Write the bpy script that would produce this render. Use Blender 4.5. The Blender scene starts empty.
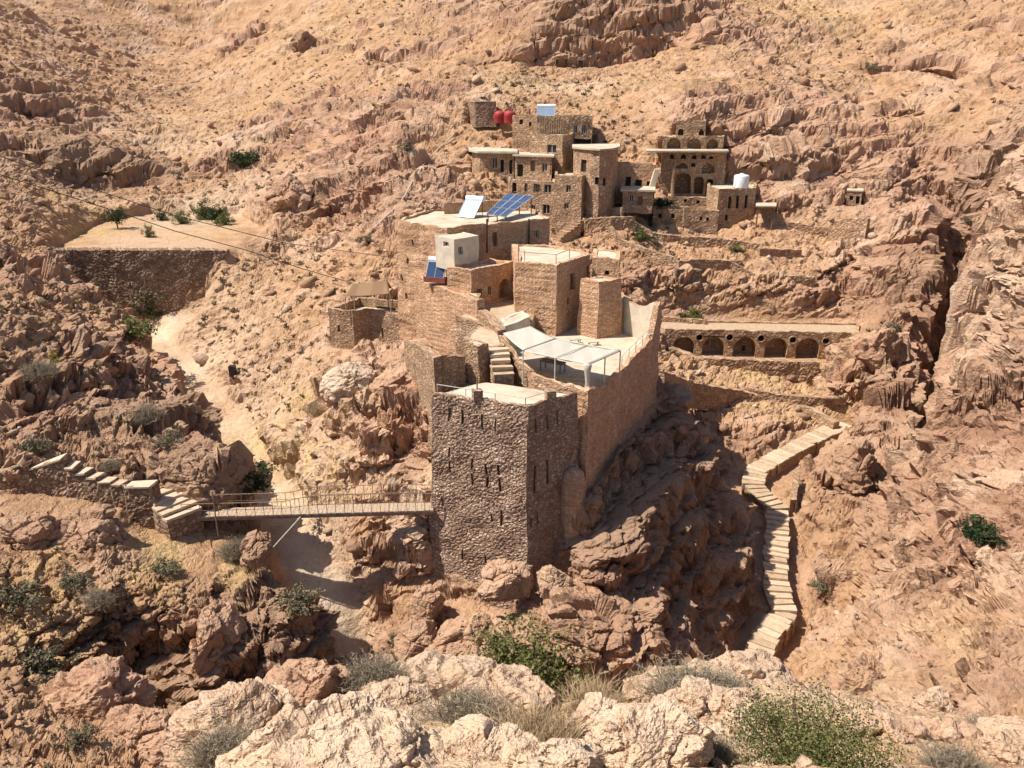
import bpy, bmesh, math, random
import numpy as np
from mathutils import Vector, Matrix
from mathutils.bvhtree import BVHTree
random.seed(11)
rs = np.random.RandomState(5)
SC = bpy.context.scene
COL = SC.collection
R = math.radians
FPX, PITCH = 800.0, R(20.0)
CP, SP = math.cos(PITCH), math.sin(PITCH)

# ------------------------------------------------------------------ survey helpers
def ray(px, py):
    u = (px - 512.0) / FPX; v = (384.0 - py) / FPX
    return Vector((u, CP + v * SP, -SP + v * CP))
def at(px, py, Y):
    d = ray(px, py); return d * (Y / d.y)
def atz(px, py, z):
    d = ray(px, py); return d * (z / d.z)

# ------------------------------------------------------------------ camera, sky, sun
cam = bpy.data.cameras.new('camera'); camo = bpy.data.objects.new('camera', cam); COL.objects.link(camo)
cam.sensor_width = 36.0; cam.lens = 36.0 * FPX / 1024.0
cam.clip_start = 0.1; cam.clip_end = 5000
camo.rotation_euler = (R(90) - PITCH, 0, 0)
SC.camera = camo
SUN_EL = R(57); SUN_AZ = math.atan2(-0.99, -0.13)          # azimuth measured from +Y towards +X
sdir = Vector((math.sin(SUN_AZ) * math.cos(SUN_EL), math.cos(SUN_AZ) * math.cos(SUN_EL), math.sin(SUN_EL)))
sl = bpy.data.lights.new('sun', 'SUN'); sl.energy = 4.9; sl.angle = R(0.5); sl.color = (1.0, 0.955, 0.88)
so = bpy.data.objects.new('sun', sl); COL.objects.link(so)
so.rotation_euler = (-sdir).to_track_quat('-Z', 'Y').to_euler()
so.location = (-60, 20, 120)
w = bpy.data.worlds.new('World'); SC.world = w; w.use_nodes = True
nt = w.node_tree; bg = nt.nodes['Background']
sky = nt.nodes.new('ShaderNodeTexSky'); sky.sky_type = 'NISHITA'; sky.sun_disc = False
sky.sun_elevation = SUN_EL; sky.sun_rotation = SUN_AZ % (2 * math.pi)
sky.air_density = 1.0; sky.dust_density = 1.5; sky.altitude = 1000
nt.links.new(sky.outputs[0], bg.inputs[0]); bg.inputs[1].default_value = 0.098
SC.view_settings.view_transform = 'Standard'; SC.view_settings.look = 'None'
SC.view_settings.exposure = 0.62; SC.view_settings.gamma = 1.0
SC.cycles.max_bounces = 5; SC.cycles.diffuse_bounces = 4; SC.cycles.use_denoising = True; SC.cycles.use_adaptive_sampling = True; SC.cycles.adaptive_threshold = 0.03

# ------------------------------------------------------------------ numpy noise
def _h(ix, iy, iz, s):
    h = (ix.astype(np.uint32) * np.uint32(374761393) + iy.astype(np.uint32) * np.uint32(668265263)
         + iz.astype(np.uint32) * np.uint32(2147483647) + np.uint32(s * 1274126177 & 0xffffffff))
    h = (h ^ (h >> np.uint32(13))) * np.uint32(1274126177)
    h = (h ^ (h >> np.uint32(16))) * np.uint32(2246822519)
    return h ^ (h >> np.uint32(15))
def _f(h): return (h & np.uint32(0xffff)).astype(np.float32) * np.float32(1 / 65535.0)
def noise(x, y, z, s=0):
    xf, yf, zf = np.floor(x), np.floor(y), np.floor(z)
    ix, iy, iz = xf.astype(np.int64), yf.astype(np.int64), zf.astype(np.int64)
    x, y, z = (x - xf).astype(np.float32), (y - yf).astype(np.float32), (z - zf).astype(np.float32)
    u = x*x*x*(x*(x*6-15)+10); v = y*y*y*(y*(y*6-15)+10); t = z*z*z*(z*(z*6-15)+10)
    def g(a, b, c):
        h = _h(ix + a, iy + b, iz + c, s)
        gx = _f(h) * 2 - 1; gy = _f(h >> np.uint32(8)) * 2 - 1; gz = _f(h >> np.uint32(16)) * 2 - 1
        return gx * (x - a) + gy * (y - b) + gz * (z - c)
    a = g(0,0,0); b = g(1,0,0); c = g(0,1,0); d = g(1,1,0)
    e = g(0,0,1); f = g(1,0,1); i = g(0,1,1); j = g(1,1,1)
    p = a + u*(b-a); q = c + u*(d-c); r0 = p + v*(q-p)
    p = e + u*(f-e); q = i + u*(j-i); r1 = p + v*(q-p)
    return (r0 + t * (r1 - r0)) * 1.5
def fbm(x, y, z, oct=4, s=0, gain=0.5, ridge=False):
    o = 0; a = 1.0; n = 0
    for k in range(oct):
        v = noise(x, y, z, s + k)
        if ridge: v = 1 - 2 * np.abs(v)
        o = o + a * v; n += a; a *= gain; x = x * 2.03 + 7.1; y = y * 2.03 + 3.3; z = z * 2.03 + 1.7
    return o / n
def vor(x, y, z, s=0):
    """F1, F2 and the random value of the nearest cell"""
    xf, yf, zf = np.floor(x), np.floor(y), np.floor(z)
    ix, iy, iz = xf.astype(np.int64), yf.astype(np.int64), zf.astype(np.int64)
    x, y, z = (x - xf).astype(np.float32), (y - yf).astype(np.float32), (z - zf).astype(np.float32)
    f1 = np.full(x.shape, 9, np.float32); f2 = f1.copy(); cid = np.zeros(x.shape, np.float32); fac = cid.copy()
    for a in (-1, 0, 1):
        for b in (-1, 0, 1):
            for c in (-1, 0, 1):
                h = _h(ix + a, iy + b, iz + c, s)
                dx = a + _f(h) - x; dy = b + _f(h >> np.uint32(7)) - y; dz = c + _f(h >> np.uint32(15)) - z
                d = dx*dx + dy*dy + dz*dz
                m = d < f1
                f2 = np.where(m, f1, np.minimum(f2, d)); h2 = h * np.uint32(2654435761); cid = np.where(m, _f(h2), cid)
                fac = np.where(m, (_f(h2 >> np.uint32(5)) - .5) * dx + (_f(h2 >> np.uint32(11)) - .5) * dy + (_f(h2 >> np.uint32(16)) - .5) * dz, fac)
                f1 = np.where(m, d, f1)
    VF[0] = fac
    return np.sqrt(f1), np.sqrt(f2), cid
VF = [None]
def sst(a, b, x):
    t = np.clip((x - a) / (b - a), 0, 1); return t * t * (3 - 2 * t)

# ------------------------------------------------------------------ objects and properties
def link(o, parent=None):
    COL.objects.link(o)
    if parent is not None: o.parent = parent
    return o
def mesh_obj(name, verts, faces, mat, parent=None, smooth=False, uv=None):
    me = bpy.data.meshes.new(name)
    me.from_pydata([tuple(v) for v in verts], [], faces)
    if mat is not None:
        for m in (mat if isinstance(mat, (list, tuple)) else [mat]): me.materials.append(m)
    if smooth: me.polygons.foreach_set('use_smooth', [True] * len(me.polygons))
    me.update()
    o = bpy.data.objects.new(name, me)
    return link(o, parent)
def bm_obj(name, bm, mat, parent=None, smooth=False):
    me = bpy.data.meshes.new(name); bm.to_mesh(me); bm.free()
    if mat is not None:
        for m in (mat if isinstance(mat, (list, tuple)) else [mat]): me.materials.append(m)
    if smooth: me.polygons.foreach_set('use_smooth', [True] * len(me.polygons))
    return link(bpy.data.objects.new(name, me), parent)
def tag(o, label, cat, group=None):
    o['label'] = label; o['category'] = cat
    if group: o['group'] = group
    return o
def empty(name, loc, label, cat, group=None):
    o = bpy.data.objects.new(name, None); o.empty_display_size = 0.3; COL.objects.link(o)
    o.location = loc
    return tag(o, label, cat, group)
def kind(o, k): o['kind'] = k; return o

# ------------------------------------------------------------------ materials
def new_mat(name, rough=0.9):
    m = bpy.data.materials.new(name); m.use_nodes = True
    n = m.node_tree.nodes; b = n['Principled BSDF']; b.inputs['Roughness'].default_value = rough
    b.inputs['Specular IOR Level'].default_value = 0.2
    return m, m.node_tree, b
def nd(t, typ, **kw):
    n = t.nodes.new(typ)
    for k, v in kw.items():
        if k == 'op': n.operation = v
        elif k == 'blend': n.blend_type = v
        elif k.startswith('i_'): n.inputs[int(k[2:]) if k[2:].isdigit() else k[2:].replace('_', ' ')].default_value = v
        else: setattr(n, k, v)
    return n
def mixc(t, fac, a, b, blend='MIX'):
    n = t.nodes.new('ShaderNodeMix'); n.data_type = 'RGBA'; n.blend_type = blend
    for sock, val in ((n.inputs[0], fac), (n.inputs[6], a), (n.inputs[7], b)):
        if hasattr(val, 'node') or isinstance(val, bpy.types.NodeSocket): t.links.new(val, sock)
        elif isinstance(val, (int, float)): sock.default_value = val
        else: sock.default_value = (*val, 1.0)
    return n.outputs[2]
def mathn(t, op, a, b=None, c=None, clamp=False):
    n = t.nodes.new('ShaderNodeMath'); n.operation = op; n.use_clamp = clamp
    for k, val in enumerate((a, b, c)):
        if val is None: continue
        if isinstance(val, bpy.types.NodeSocket): t.links.new(val, n.inputs[k])
        else: n.inputs[k].default_value = val
    return n.outputs[0]
def ramp(t, fac, stops):
    n = t.nodes.new('ShaderNodeValToRGB'); e = n.color_ramp.elements
    while len(e) < len(stops): e.new(0.5)
    for k, (p, c) in enumerate(stops):
        e[k].position = p; e[k].color = (*c, 1.0) if not isinstance(c, (int, float)) else (c, c, c, 1.0)
    t.links.new(fac, n.inputs[0]); return n.outputs[0]
def nz(t, scale, detail=5, rough=0.6, vec=None, dist=0.0):
    n = nd(t, 'ShaderNodeTexNoise'); n.inputs['Scale'].default_value = scale; n.inputs['Detail'].default_value = detail
    n.inputs['Roughness'].default_value = rough; n.inputs['Distortion'].default_value = dist
    if vec is not None: t.links.new(vec, n.inputs['Vector'])
    return n.outputs['Fac']
def pos(t): return nd(t, 'ShaderNodeNewGeometry').outputs['Position']
def scaled(t, vec, s):
    n = nd(t, 'ShaderNodeVectorMath', op='MULTIPLY'); t.links.new(vec, n.inputs[0]); n.inputs[1].default_value = s
    return n.outputs[0]
def bump(t, b, h, strength=0.5, dist=0.1, prev=None):
    n = nd(t, 'ShaderNodeBump'); n.inputs['Strength'].default_value = strength; n.inputs['Distance'].default_value = dist
    t.links.new(h, n.inputs['Height'])
    if prev is not None: t.links.new(prev, n.inputs['Normal'])
    t.links.new(n.outputs[0], b.inputs['Normal']); return n.outputs[0]
def flat_mat(name, col, rough=0.7, var=0.12, scale=3.0, metal=0.0, spec=0.3):
    m, t, b = new_mat(name, rough); b.inputs['Metallic'].default_value = metal; b.inputs['Specular IOR Level'].default_value = spec
    f = nz(t, scale, 4, 0.6, pos(t))
    lo = tuple(max(0, c * (1 - var * 2)) for c in col); hi = tuple(min(1, c * (1 + var)) for c in col)
    t.links.new(ramp(t, f, [(0.3, lo), (0.7, hi)]), b.inputs['Base Color'])
    return m

def terrain_mat():
    m, t, b = new_mat('hillside', 0.95)
    p = pos(t)
    at_r = nd(t, 'ShaderNodeAttribute'); at_r.attribute_name = 'rock'
    at_t = nd(t, 'ShaderNodeAttribute'); at_t.attribute_name = 'tone'
    at_c = nd(t, 'ShaderNodeAttribute'); at_c.attribute_name = 'chunk'
    at_g = nd(t, 'ShaderNodeAttribute'); at_g.attribute_name = 'grass'
    big = nz(t, 0.06, 4, 0.6, p, 0.6); mid = nz(t, 0.45, 5, 0.65, p); fine = nz(t, 3.2, 5, 0.7, p); ff = nz(t, 13.0, 3, 0.7, p)
    soil = ramp(t, mid, [(0.28, (0.31, 0.168, 0.083)), (0.5, (0.43, 0.247, 0.131)), (0.72, (0.51, 0.316, 0.183))])
    rock = ramp(t, at_c.outputs['Fac'], [(0.0, (0.23, 0.12, 0.07)), (0.35, (0.355, 0.198, 0.12)), (0.7, (0.45, 0.274, 0.172)), (1.0, (0.54, 0.37, 0.245))])
    rock = mixc(t, ramp(t, big, [(0.5, 0.0), (0.68, 0.75)]), rock, (0.45, 0.245, 0.155))
    soil = mixc(t, ramp(t, big, [(0.36, 0.7), (0.5, 0.0)]), soil, (0.50, 0.322, 0.215))
    c = mixc(t, at_r.outputs['Fac'], soil, rock)
    dark = mixc(t, mid, (0.22, 0.128, 0.078), (0.39, 0.248, 0.155))
    pale = mixc(t, mid, (0.54, 0.395, 0.26), (0.65, 0.515, 0.37))
    tp = mathn(t, 'MULTIPLY', at_t.outputs['Fac'], 1.5, clamp=True)
    tn = mathn(t, 'MULTIPLY', at_t.outputs['Fac'], -1.0, clamp=True)
    c = mixc(t, tp, c, dark); c = mixc(t, tn, c, pale)
    gr = ramp(t, fine, [(0.35, (0.36, 0.235, 0.085)), (0.65, (0.58, 0.41, 0.18))])
    c = mixc(t, mathn(t, 'MULTIPLY', at_g.outputs['Fac'], ramp(t, nz(t, 0.9, 4, 0.6, p), [(0.35, 0.25), (0.55, 0.95)]), clamp=True), c, gr)
    c = mixc(t, 0.34, c, ramp(t, fine, [(0.3, (0.62, 0.60, 0.58)), (0.62, (1.12, 1.12, 1.12))]), 'MULTIPLY')
    sp = ramp(t, ff, [(0.30, 0.55), (0.42, 1.0)])
    c = mixc(t, 0.5, c, sp, 'MULTIPLY')
    t.links.new(c, b.inputs['Base Color'])
    v = nd(t, 'ShaderNodeTexVoronoi'); v.feature = 'DISTANCE_TO_EDGE'; v.inputs['Scale'].default_value = 0.9
    wp = nd(t, 'ShaderNodeVectorMath', op='MULTIPLY_ADD')
    nn = nd(t, 'ShaderNodeTexNoise'); nn.inputs['Scale'].default_value = 0.8; t.links.new(p, nn.inputs['Vector'])
    t.links.new(nn.outputs['Color'], wp.inputs[0]); wp.inputs[1].default_value = (1.2, 1.2, 1.2); t.links.new(scaled(t, p, (1, 1, 1.8)), wp.inputs[2])
    t.links.new(wp.outputs[0], v.inputs['Vector'])
    crack = mathn(t, 'MULTIPLY', ramp(t, v.outputs['Distance'], [(0.0, 0.0), (0.12, 1.0)]), at_r.outputs['Fac'])
    v2 = nd(t, 'ShaderNodeTexVoronoi'); v2.inputs['Scale'].default_value = 1.7; v2.inputs['Detail'].default_value = 2.0; t.links.new(wp.outputs[0], v2.inputs['Vector'])
    cob = mathn(t, 'SUBTRACT', 1.0, v2.outputs['Distance'])
    n0 = bump(t, b, nz(t, 0.9, 6, 0.72, p, 0.4), 0.6, 0.55)
    n1 = bump(t, b, mathn(t, 'ADD', mathn(t, 'MULTIPLY', cob, 0.5), mathn(t, 'MULTIPLY', crack, 0.15)), 0.7, 0.22, n0)
    hgt = mathn(t, 'ADD', mathn(t, 'MULTIPLY', fine, 0.6), mathn(t, 'MULTIPLY', ff, 0.25))
    n1 = bump(t, b, hgt, 0.8, 0.13, n1)
    n2 = nz(t, 34.0, 4, 0.7, p)
    bump(t, b, n2, 0.5, 0.012, n1)
    return m
M_TER = terrain_mat()
# ------------------------------------------------------------------ survey of the buildings (plans from sight lines at surveyed distances)
TERR_RES = (900, 1850)
PALE = [(206,398,75,2,.8),(222,428,69.5,1.9,.8),(238,460,64.5,1.8,.8),(258,492,59.5,1.7,.8),(255,226,118,2.2,.7),(275,236,114,2.2,.7),(300,247,109,2.2,.8),(325,256,105,2.2,.8),(345,266,101,2.2,.7),(348,282,96,2.0,.6),(330,300,91,1.8,.5),(310,320,86,1.6,.5),(355,462,55.5,1.1,.7),(375,474,53.5,1.1,.7),(395,486,51.5,1.1,.7),(415,495,49.5,1.1,.7),(148,338,91,2.5,.8),(165,355,86,2.2,.8),(180,372,81,2.2,.8),(285,535,50.8,1.6,.8),(300,562,48.5,1.6,.9),(318,592,47,1.6,.9),(333,622,45.6,1.6,.9),(345,650,44.5,2.2,.9),(865,603,45,.8,.6),(880,585,46.5,.8,.6),(895,565,48,.8,.6),(540,95,148,9,.3),(420,60,175,12,.3),(260,140,165,10,.5)]
SMOOTH = [(640,540,49,7,.42),(690,560,52,6.5,.42),(600,560,45,3.5,.35),(230,330,90,12,.35),(300,340,80,10,.3),(260,400,72,8,.3),(320,430,62,6,.3),(360,560,49.5,4,.3)]
CRACKS = []
CARVES = []; FLATS = []; GRASSY = []; BS = []
def pz(px, py, z): v = atz(px, py, z); return (v.x, v.y)
def vz(px, py, Y): return at(px, py, Y).z
def pY(px, Y, z):
    k = z / Y; v = (k * CP + SP) / (CP - k * SP); dy = CP + v * SP
    return ((px - 512.0) / FPX * Y / dy, Y)
def ext(front, depth):
    (xl, yl), (xr, yr) = front[0], front[-1]
    return list(front) + [(xr * (1 + depth / yr), yr + depth), (xl * (1 + depth / yl), yl + depth)]
def para4(L, F, Rr): return [L, F, Rr, (L[0] + Rr[0] - F[0], L[1] + Rr[1] - F[1])]
def B(*a, cut=None, soft=1.2, **k):
    BS.append((a, k)); plan, z, base = a[3], a[4], a[5]
    FLATS.append((plan, (base + 0.2) if cut is None else cut, soft, 'cut'))
def V(name, label, front, py0, Y0, basepy, depth, **k):
    """village house: front corners (px, Y); roof height read at (front[0] px, py0) at distance Y0"""
    z = vz(front[0][0], py0, Y0); Ym = min(f[1] for f in front)
    base = vz(512, basepy, Ym) - 0.6
    pl = ext([pY(px, Y, z) for px, Y in front], depth)
    nf = len(front); FLATS.append((ext(pl[:nf], 1.9), base + 0.25, 0.9, 'cut'))
    B(name, label, k.pop('cat', 'house'), pl, z, base, k.pop('mat', 'VILL'), res=0.2, cut=z - 0.45, soft=0.8, **k)
    return pl, z, base

# --- the walled monastery on its crag
ZT = -17.9
PT = para4(pz(433,392,ZT), pz(527,407,ZT), pz(577,392,ZT))
B('stone_tower', 'square dark rubble stone tower with rows of narrow slits at the footbridge end', 'tower', PT, ZT, -33.5, 'TOWER', style='rubble', para=0.14, thick=0.3, profile={2: -18.2, 3: -18.2},
  batter=0.03, res=0.105, cut=-25, wob=0.14, opens=[
   (0,450.3,408,452.6,422,'slit'),(0,465.6,411,468,425,'slit'),(0,489.6,416,492,431,'slit'),(0,506.2,420,508.8,434,'slit'),
   (0,450.6,447,452.8,458,'slit'),(0,450.6,462,452.8,474,'slit'),(0,475.8,461,478.2,472,'slit'),(0,475.8,475,478,486,'slit'),(0,490.8,464,493.2,476,'slit'),(0,490.8,479,493,489,'slit'),
   (0,504.5,466,506.8,478,'slit'),(0,504.3,481,506.6,493,'slit'),(0,494.6,515,496.8,523,'slit'),(0,505.8,512,508.2,528,'slit'),(0,442.6,497,444.6,507,'slit'),(0,463.6,549,465.8,560,'slit'),(0,487,556,489.2,565,'slit'),
   (1,537,419,539.4,434,'slit'),(1,550.4,414,552.6,429,'slit'),(1,564,409,566,421,'slit'),(1,534.6,466,536.9,493,'slit'),(1,550,459,552.2,482,'slit'),(1,538.6,512,540.4,522,'slit'),(1,531,518,533,526,'slit')])
S_ = pz(533,376,-17.9); F_ = pz(588.4,391.8,-17.9)
E_ = (11.55, 60.2); C_ = (9.1, 64.6)
PTER = [S_, F_, E_, C_, (6.0, 67.5), (1.0, 66.5), (-1.2, 61.5), (-1.0, 56.8)]
B('terrace_house', 'tall orange walled terrace with smooth shaded outer wall above the crag, right of the tower', 'walled terrace', PTER, -17.9, -33.5, 'PINK', style='course', para=0.8, thick=0.42,
  batter=0.012, res=0.13, cut=-23, soft=0.6, wob=0.16, profile={
   0: [(0,-17.85),(1,-17.9)], 1: [(0,-17.9),(.14,-18.25),(.30,-18.4),(.44,-18.3),(.55,-18.05),(.86,-17.75),(.885,-17.1),(.93,-15.9),(.97,-15.3),(1,-15.15)],
   2: [(0,-15.15),(.25,-15.75),(.55,-16.05),(.8,-15.7),(1,-15.5)], 3: -18.6, 4: -18.6, 5: -18.6, 6: -18.6, 7: -18.0})
Z1 = -12.8
PM = [pz(515,261.3,Z1), pz(556.7,265,Z1), pz(590.3,253.6,Z1), pz(580,249.6,Z1), pz(550,245,Z1), pz(512,244.2,Z1)]
B('chapel_block', 'large flat-roofed orange stone block with bright screed roof and thin roof railing', 'building', PM, Z1, -19.3, 'PINK', style='course', para=0.12, thick=0.5, batter=0.012, res=0.14, cut=-20, opens=[
   (1,570.8,274,575.8,289,'door'),(1,588,265,590,274,'open'),(1,567.3,298,569.7,304,'slit')])
Z2 = -13.0
B('rear_annexe', 'low flat-roofed orange annexe behind the buttress block at the right', 'building', ext([pz(593,257.2,Z2), pz(619.7,259.8,Z2)], 4.0), Z2, -20, 'PINK', style='course', para=0.1, res=0.16, cut=-20,
  opens=[(0,604,270,608.5,274.5,'open')])
Z3 = -14.0
B('buttress_block', 'stout leaning orange buttress block standing against the screed-roofed block', 'buttress', para4(pz(581,278.6,Z3), pz(599,281.7,Z3), pz(621.5,278.8,Z3)), Z3, -19.2, 'PINK', style='course', para=0.08, batter=0.03, res=0.13, cut=-20)
Z4 = -13.7
PA = para4(pz(447,266.5,Z4), pz(470.6,269.7,Z4), pz(513.6,262,Z4))
B('arched_house', 'orange house with an arched doorway opening on the small court', 'building', PA, Z4, -20, 'PINK', style='course', para=0.25, res=0.14, cut=-20, opens=[
   (1,477,289,481.6,298,'door'),(1,487,286.5,491,295,'window'),(1,499.6,279,509.6,298,'arch',1.0,1.0)])
B('paved_court', 'small raised paved court between the arched house and the screed-roofed block', 'courtyard', [(-4.6,63.0),(-1.6,59.6),(1.6,61.0),(2.4,67.5),(-1.0,69.0)], -17.0, -20.5, 'BUFF', style='course', para=0.0, roof='STEP', res=0.18, cut=-20)
ZB = -16.6
B('plastered_wall_box', 'low pale plastered box with flat slab top above the white awning', 'low building', para4(pz(499,318,ZB), pz(505.5,326,ZB), pz(530,317.5,ZB)), ZB, -19.3, 'PLASTER', style='plain', para=0.05, res=0.3, cut=-20)
Z5 = -11.0
PL = [pz(394,220,Z5), pz(447,228,Z5), pz(550,217.5,Z5)]
PL = PL + [(PL[2][0] - 1.6, PL[2][1] + 6), (PL[0][0] + 2.8, PL[0][1] + 7)]
B('long_house', 'tall orange stone house with solar panels on its flat roof', 'building', PL, Z5, -23.5, 'PINK', style='course', para=0.15, res=0.15, cut=-21, wob=0.2, opens=[
   (1,492.8,232,496.6,246,'door'),(1,534.6,230,538.8,238,'window'),(0,405.5,292,407.6,299,'slit'),(0,411.6,239,413.4,246,'slit'),(0,407,258,409,264,'slit'),(0,401,275,403,281,'slit')])
B('bastion_house', 'grey stone bastion with a tent roof beside the tall orange house', 'building', [pz(328,308.5,-20), pz(352,311,-20), (-13.9,76.6), (-10.9,74.6), (-10.0,79.5), (-16.0,81.5)], -20.0, -27.5, 'BUFF', style='village', para=0.9, res=0.15, cut=-24,
  opens=[(0,337.8,325,340,332,'slit'),(3-1,381.5,328,383.3,338,'slit'),(2,371,326,372.8,334,'slit')])
ZC = vz(454.2,239.7,66.6)
B('plastered_hut', 'small cream plastered rooftop hut with two little windows', 'hut', para4(pz(435,235.3,ZC), pz(454.2,239.7,ZC), pz(478.4,235.3,ZC)), ZC, -14.2, 'PLASTER', style='plain', para=0.06, thick=0.12, res=0.4, cut=-18, wob=0.05, opens=[
   (0,443.3,242,448.7,247.2,'window'),(1,458.6,246.5,463,254.5,'window')])
ZS = -16.35
B('stair_bastion', 'small stone bastion with a pale slab top beside the steps to the tower roof', 'wall block', para4(pz(465,342.5,ZS), pz(478,346.5,ZS), pz(488.5,343,ZS)), ZS, -23, 'BUFF', style='village', para=0.03, res=0.14, cut=-21)
FLATS.append(([(-4.2,49.5),(-1,47.5),(3.5,48.2),(4.4,48.5),(10.4,59),(8,66),(-3,72),(-9,74),(-8,68),(-4.0,58)], -22.5, 0.8, 'cut'))

# --- the upper village
U7L = V('stone_house', 'brown two-storey stone house with a pale roof ledge, behind the solar panels', [(508,110.5),(555,107.5)], 179.5,110.5,222, 8, opens=[
   (0,512.2,183,516.7,192,'dark_door'),(0,524.3,184,527.6,192,'window'),(0,533.6,184,536.6,192,'window'),(0,537.2,184,540,192,'window'),(0,544,184.5,551,193,'window'),(0,531,205,534.8,214,'window'),(0,542.6,204.5,549.6,214,'window')])
U7R = V('stone_house', 'brown stone house with two small windows between the ledge-roofed house and the round-ended one', [(555,107.2),(582,105.6),(590,109)], 175,107.2,236, 7, opens=[
   (0,566,185,570.8,192.5,'window'),(0,564.2,203,568.6,209,'window')])
U6 = V('stone_house', 'round-ended stone house with a tall dark doorway in its sunlit face', [(574,109),(592,106),(600,105.4),(607,105.7),(613,107),(618,110)], 148.5,109,222, 6, slab=(0.25,0.22), opens=[
   (0,580.6,159.5,586.4,172,'dark_door'),(1,594.6,177,599,185,'open'),(2,603,178,606.4,185.5,'open')])
U5L = V('stone_house', 'low stone house under a long pale roof slab at the left edge of the village', [(472,118.5),(480,115.5),(514,114.6)], 151.3,118.5,182, 5, slab=(0.5,0.25), opens=[
   (1,492,157.5,497.2,168.5,'window'),(1,500.5,160,504,172,'open'),(1,509.3,160,512.4,174,'dark_door')])
U5R = V('stone_house', 'low stone house with pale slab roof below the square village tower', [(515,114),(551.5,112)], 156,114,178, 5, slab=(0.35,0.22), opens=[
   (0,517,165,523,177,'open'),(0,530.6,160,535.2,171,'door'),(0,542,163.5,547,171.5,'window'),(0,550,163.5,553,174.5,'door')])
U4 = V('village_tower', 'square stone tower house with one big dark window', [(530,116.5),(563,113.4),(572.5,117)], 134,116.5,174, 6, cat='tower', para=0.3, opens=[(0,546.8,144.5,556.2,153.2,'window')])
U3 = V('stone_house', 'topmost village house with a timber screen and rooftop water heater', [(512.7,123.5),(537,121.8),(592.5,121.5)], 115.5,123.5,150, 7, opens=[
   (0,519.3,119.5,522.6,124.5,'open'),(0,529,122,531.6,126,'open'),(1,574,125,577.6,133,'window'),(1,581.6,125,586,133,'window'),(1,574,139,591,150,'open')])
U8 = V('stone_house', 'small stone house with slab roof and two openings under the rock overhang', [(622.8,107.5),(653,107)], 191,107.5,209, 4, slab=(0.3,0.22), opens=[
   (0,629.4,195,633.4,202.5,'window'),(0,637.6,196.5,642.6,205.5,'door')])
U8B = V('cave_house', 'reddish house front with three dark openings tucked under the rock overhang', [(617,112.4),(656,111.6)], 163.5,112.4,200, 3, cat='house', mat='PINK', opens=[
   (0,625.6,177,630.6,187,'open'),(0,635,179.5,641.4,190,'dark_door'),(0,646.4,181,651.4,190,'open')])
UA = V('arched_house', 'narrow top storey with two little arched windows above the three big arches', [(677,122),(706,121.6)], 120.5,122,140, 4, opens=[
   (0,677.9,129,683.6,135.2,'open',1.0),(0,698.6,129.6,703.8,135.6,'open',1.0)])
UB = V('arched_house', 'stone house front with three big arches over a long pale ledge', [(663,120),(724,119.6)], 136.5,120,152, 5, para=0.1, opens=[
   (0,667,137.6,681,148.6,'arch',1.0,1.2),(0,687,138.4,701.6,149.2,'arch',1.0,1.2),(0,706.6,139.6,718.4,149.4,'arch',1.0,1.2)])
UC = V('arched_house', 'tall shaded stone front with a row of niches and deep arched openings under the ledge', [(662,118.8),(727,118.4)], 150.4,118.8,208, 4, para=0.02, opens=[
   (0,669.6,154.3,674.6,159,'open',1.0),(0,680.8,154.5,686,159.2,'open',1.0),(0,691.8,155,697,159.4,'open',1.0),(0,700.8,155,705.8,159.4,'open',1.0),(0,708.8,155.6,713.4,159.6,'open',1.0),
   (0,676,163.2,688,168.4,'arch',0.8,0.8),(0,691,163.4,695.6,167,'open',1.0),(0,701.6,163.4,714.4,173.4,'arch',1.0,1.0),(0,674,173,691,197,'arch',.8,2.4),(0,693.6,176.5,703.8,197,'arch',.8,2.2),(0,705.8,179,713,197,'arch',.8,2.0)])
UD = V('terrace_wall_house', 'low stone terrace front with two small holes below the deep arched front', [(668,115.4),(709,114.8)], 196.6,115.4,212, 4, cat='terrace', para=0.3, opens=[
   (0,683.6,199,687,202.4,'hole'),(0,696.4,200,699.6,203.2,'hole')])
U10 = V('stone_house', 'tall stone house with three narrow windows and a white water tank on top', [(707.5,113.8),(719,110.4),(756.3,111.6)], 186,113.8,238, 7, para=0.3, opens=[
   (1,728,196,731.2,208.5,'slit'),(1,736,196,739.2,208.5,'slit'),(1,744.4,196,747.6,208.5,'slit'),(1,725,214.5,728,220.5,'hole')])
U10B = V('courtyard_house', 'low flat-fronted stone house with small square holes, left of the tank-topped house', [(653,110.6),(719.4,109.6)], 209.6,110.6,238, 4, cat='house', para=0.6, opens=[
   (0,658,214,661.6,218.6,'hole'),(0,671,214,674.4,218.4,'hole'),(0,699.6,217,702.2,220.4,'hole'),(0,706,217.4,708.8,220.6,'hole')])
UH = V('stone_hut', 'tiny stone hut with two dark openings under the red cliff', [(847.6,113),(862.4,112.4)], 191,113,206, 2.5, cat='hut', slab=(0.1,0.15), opens=[(0,850,196,853.6,200,'hole'),(0,856,196.6,859.4,204,'dark_door')])
U1 = V('block_tank_house', 'square windowless block building of dark masonry above the red tanks', [(469.6,131.5),(475,129.2),(496,129)], 101.8,131.5,123, 3.5, cat='building', mat='DAM', slab=(0.05,0.12))
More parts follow.
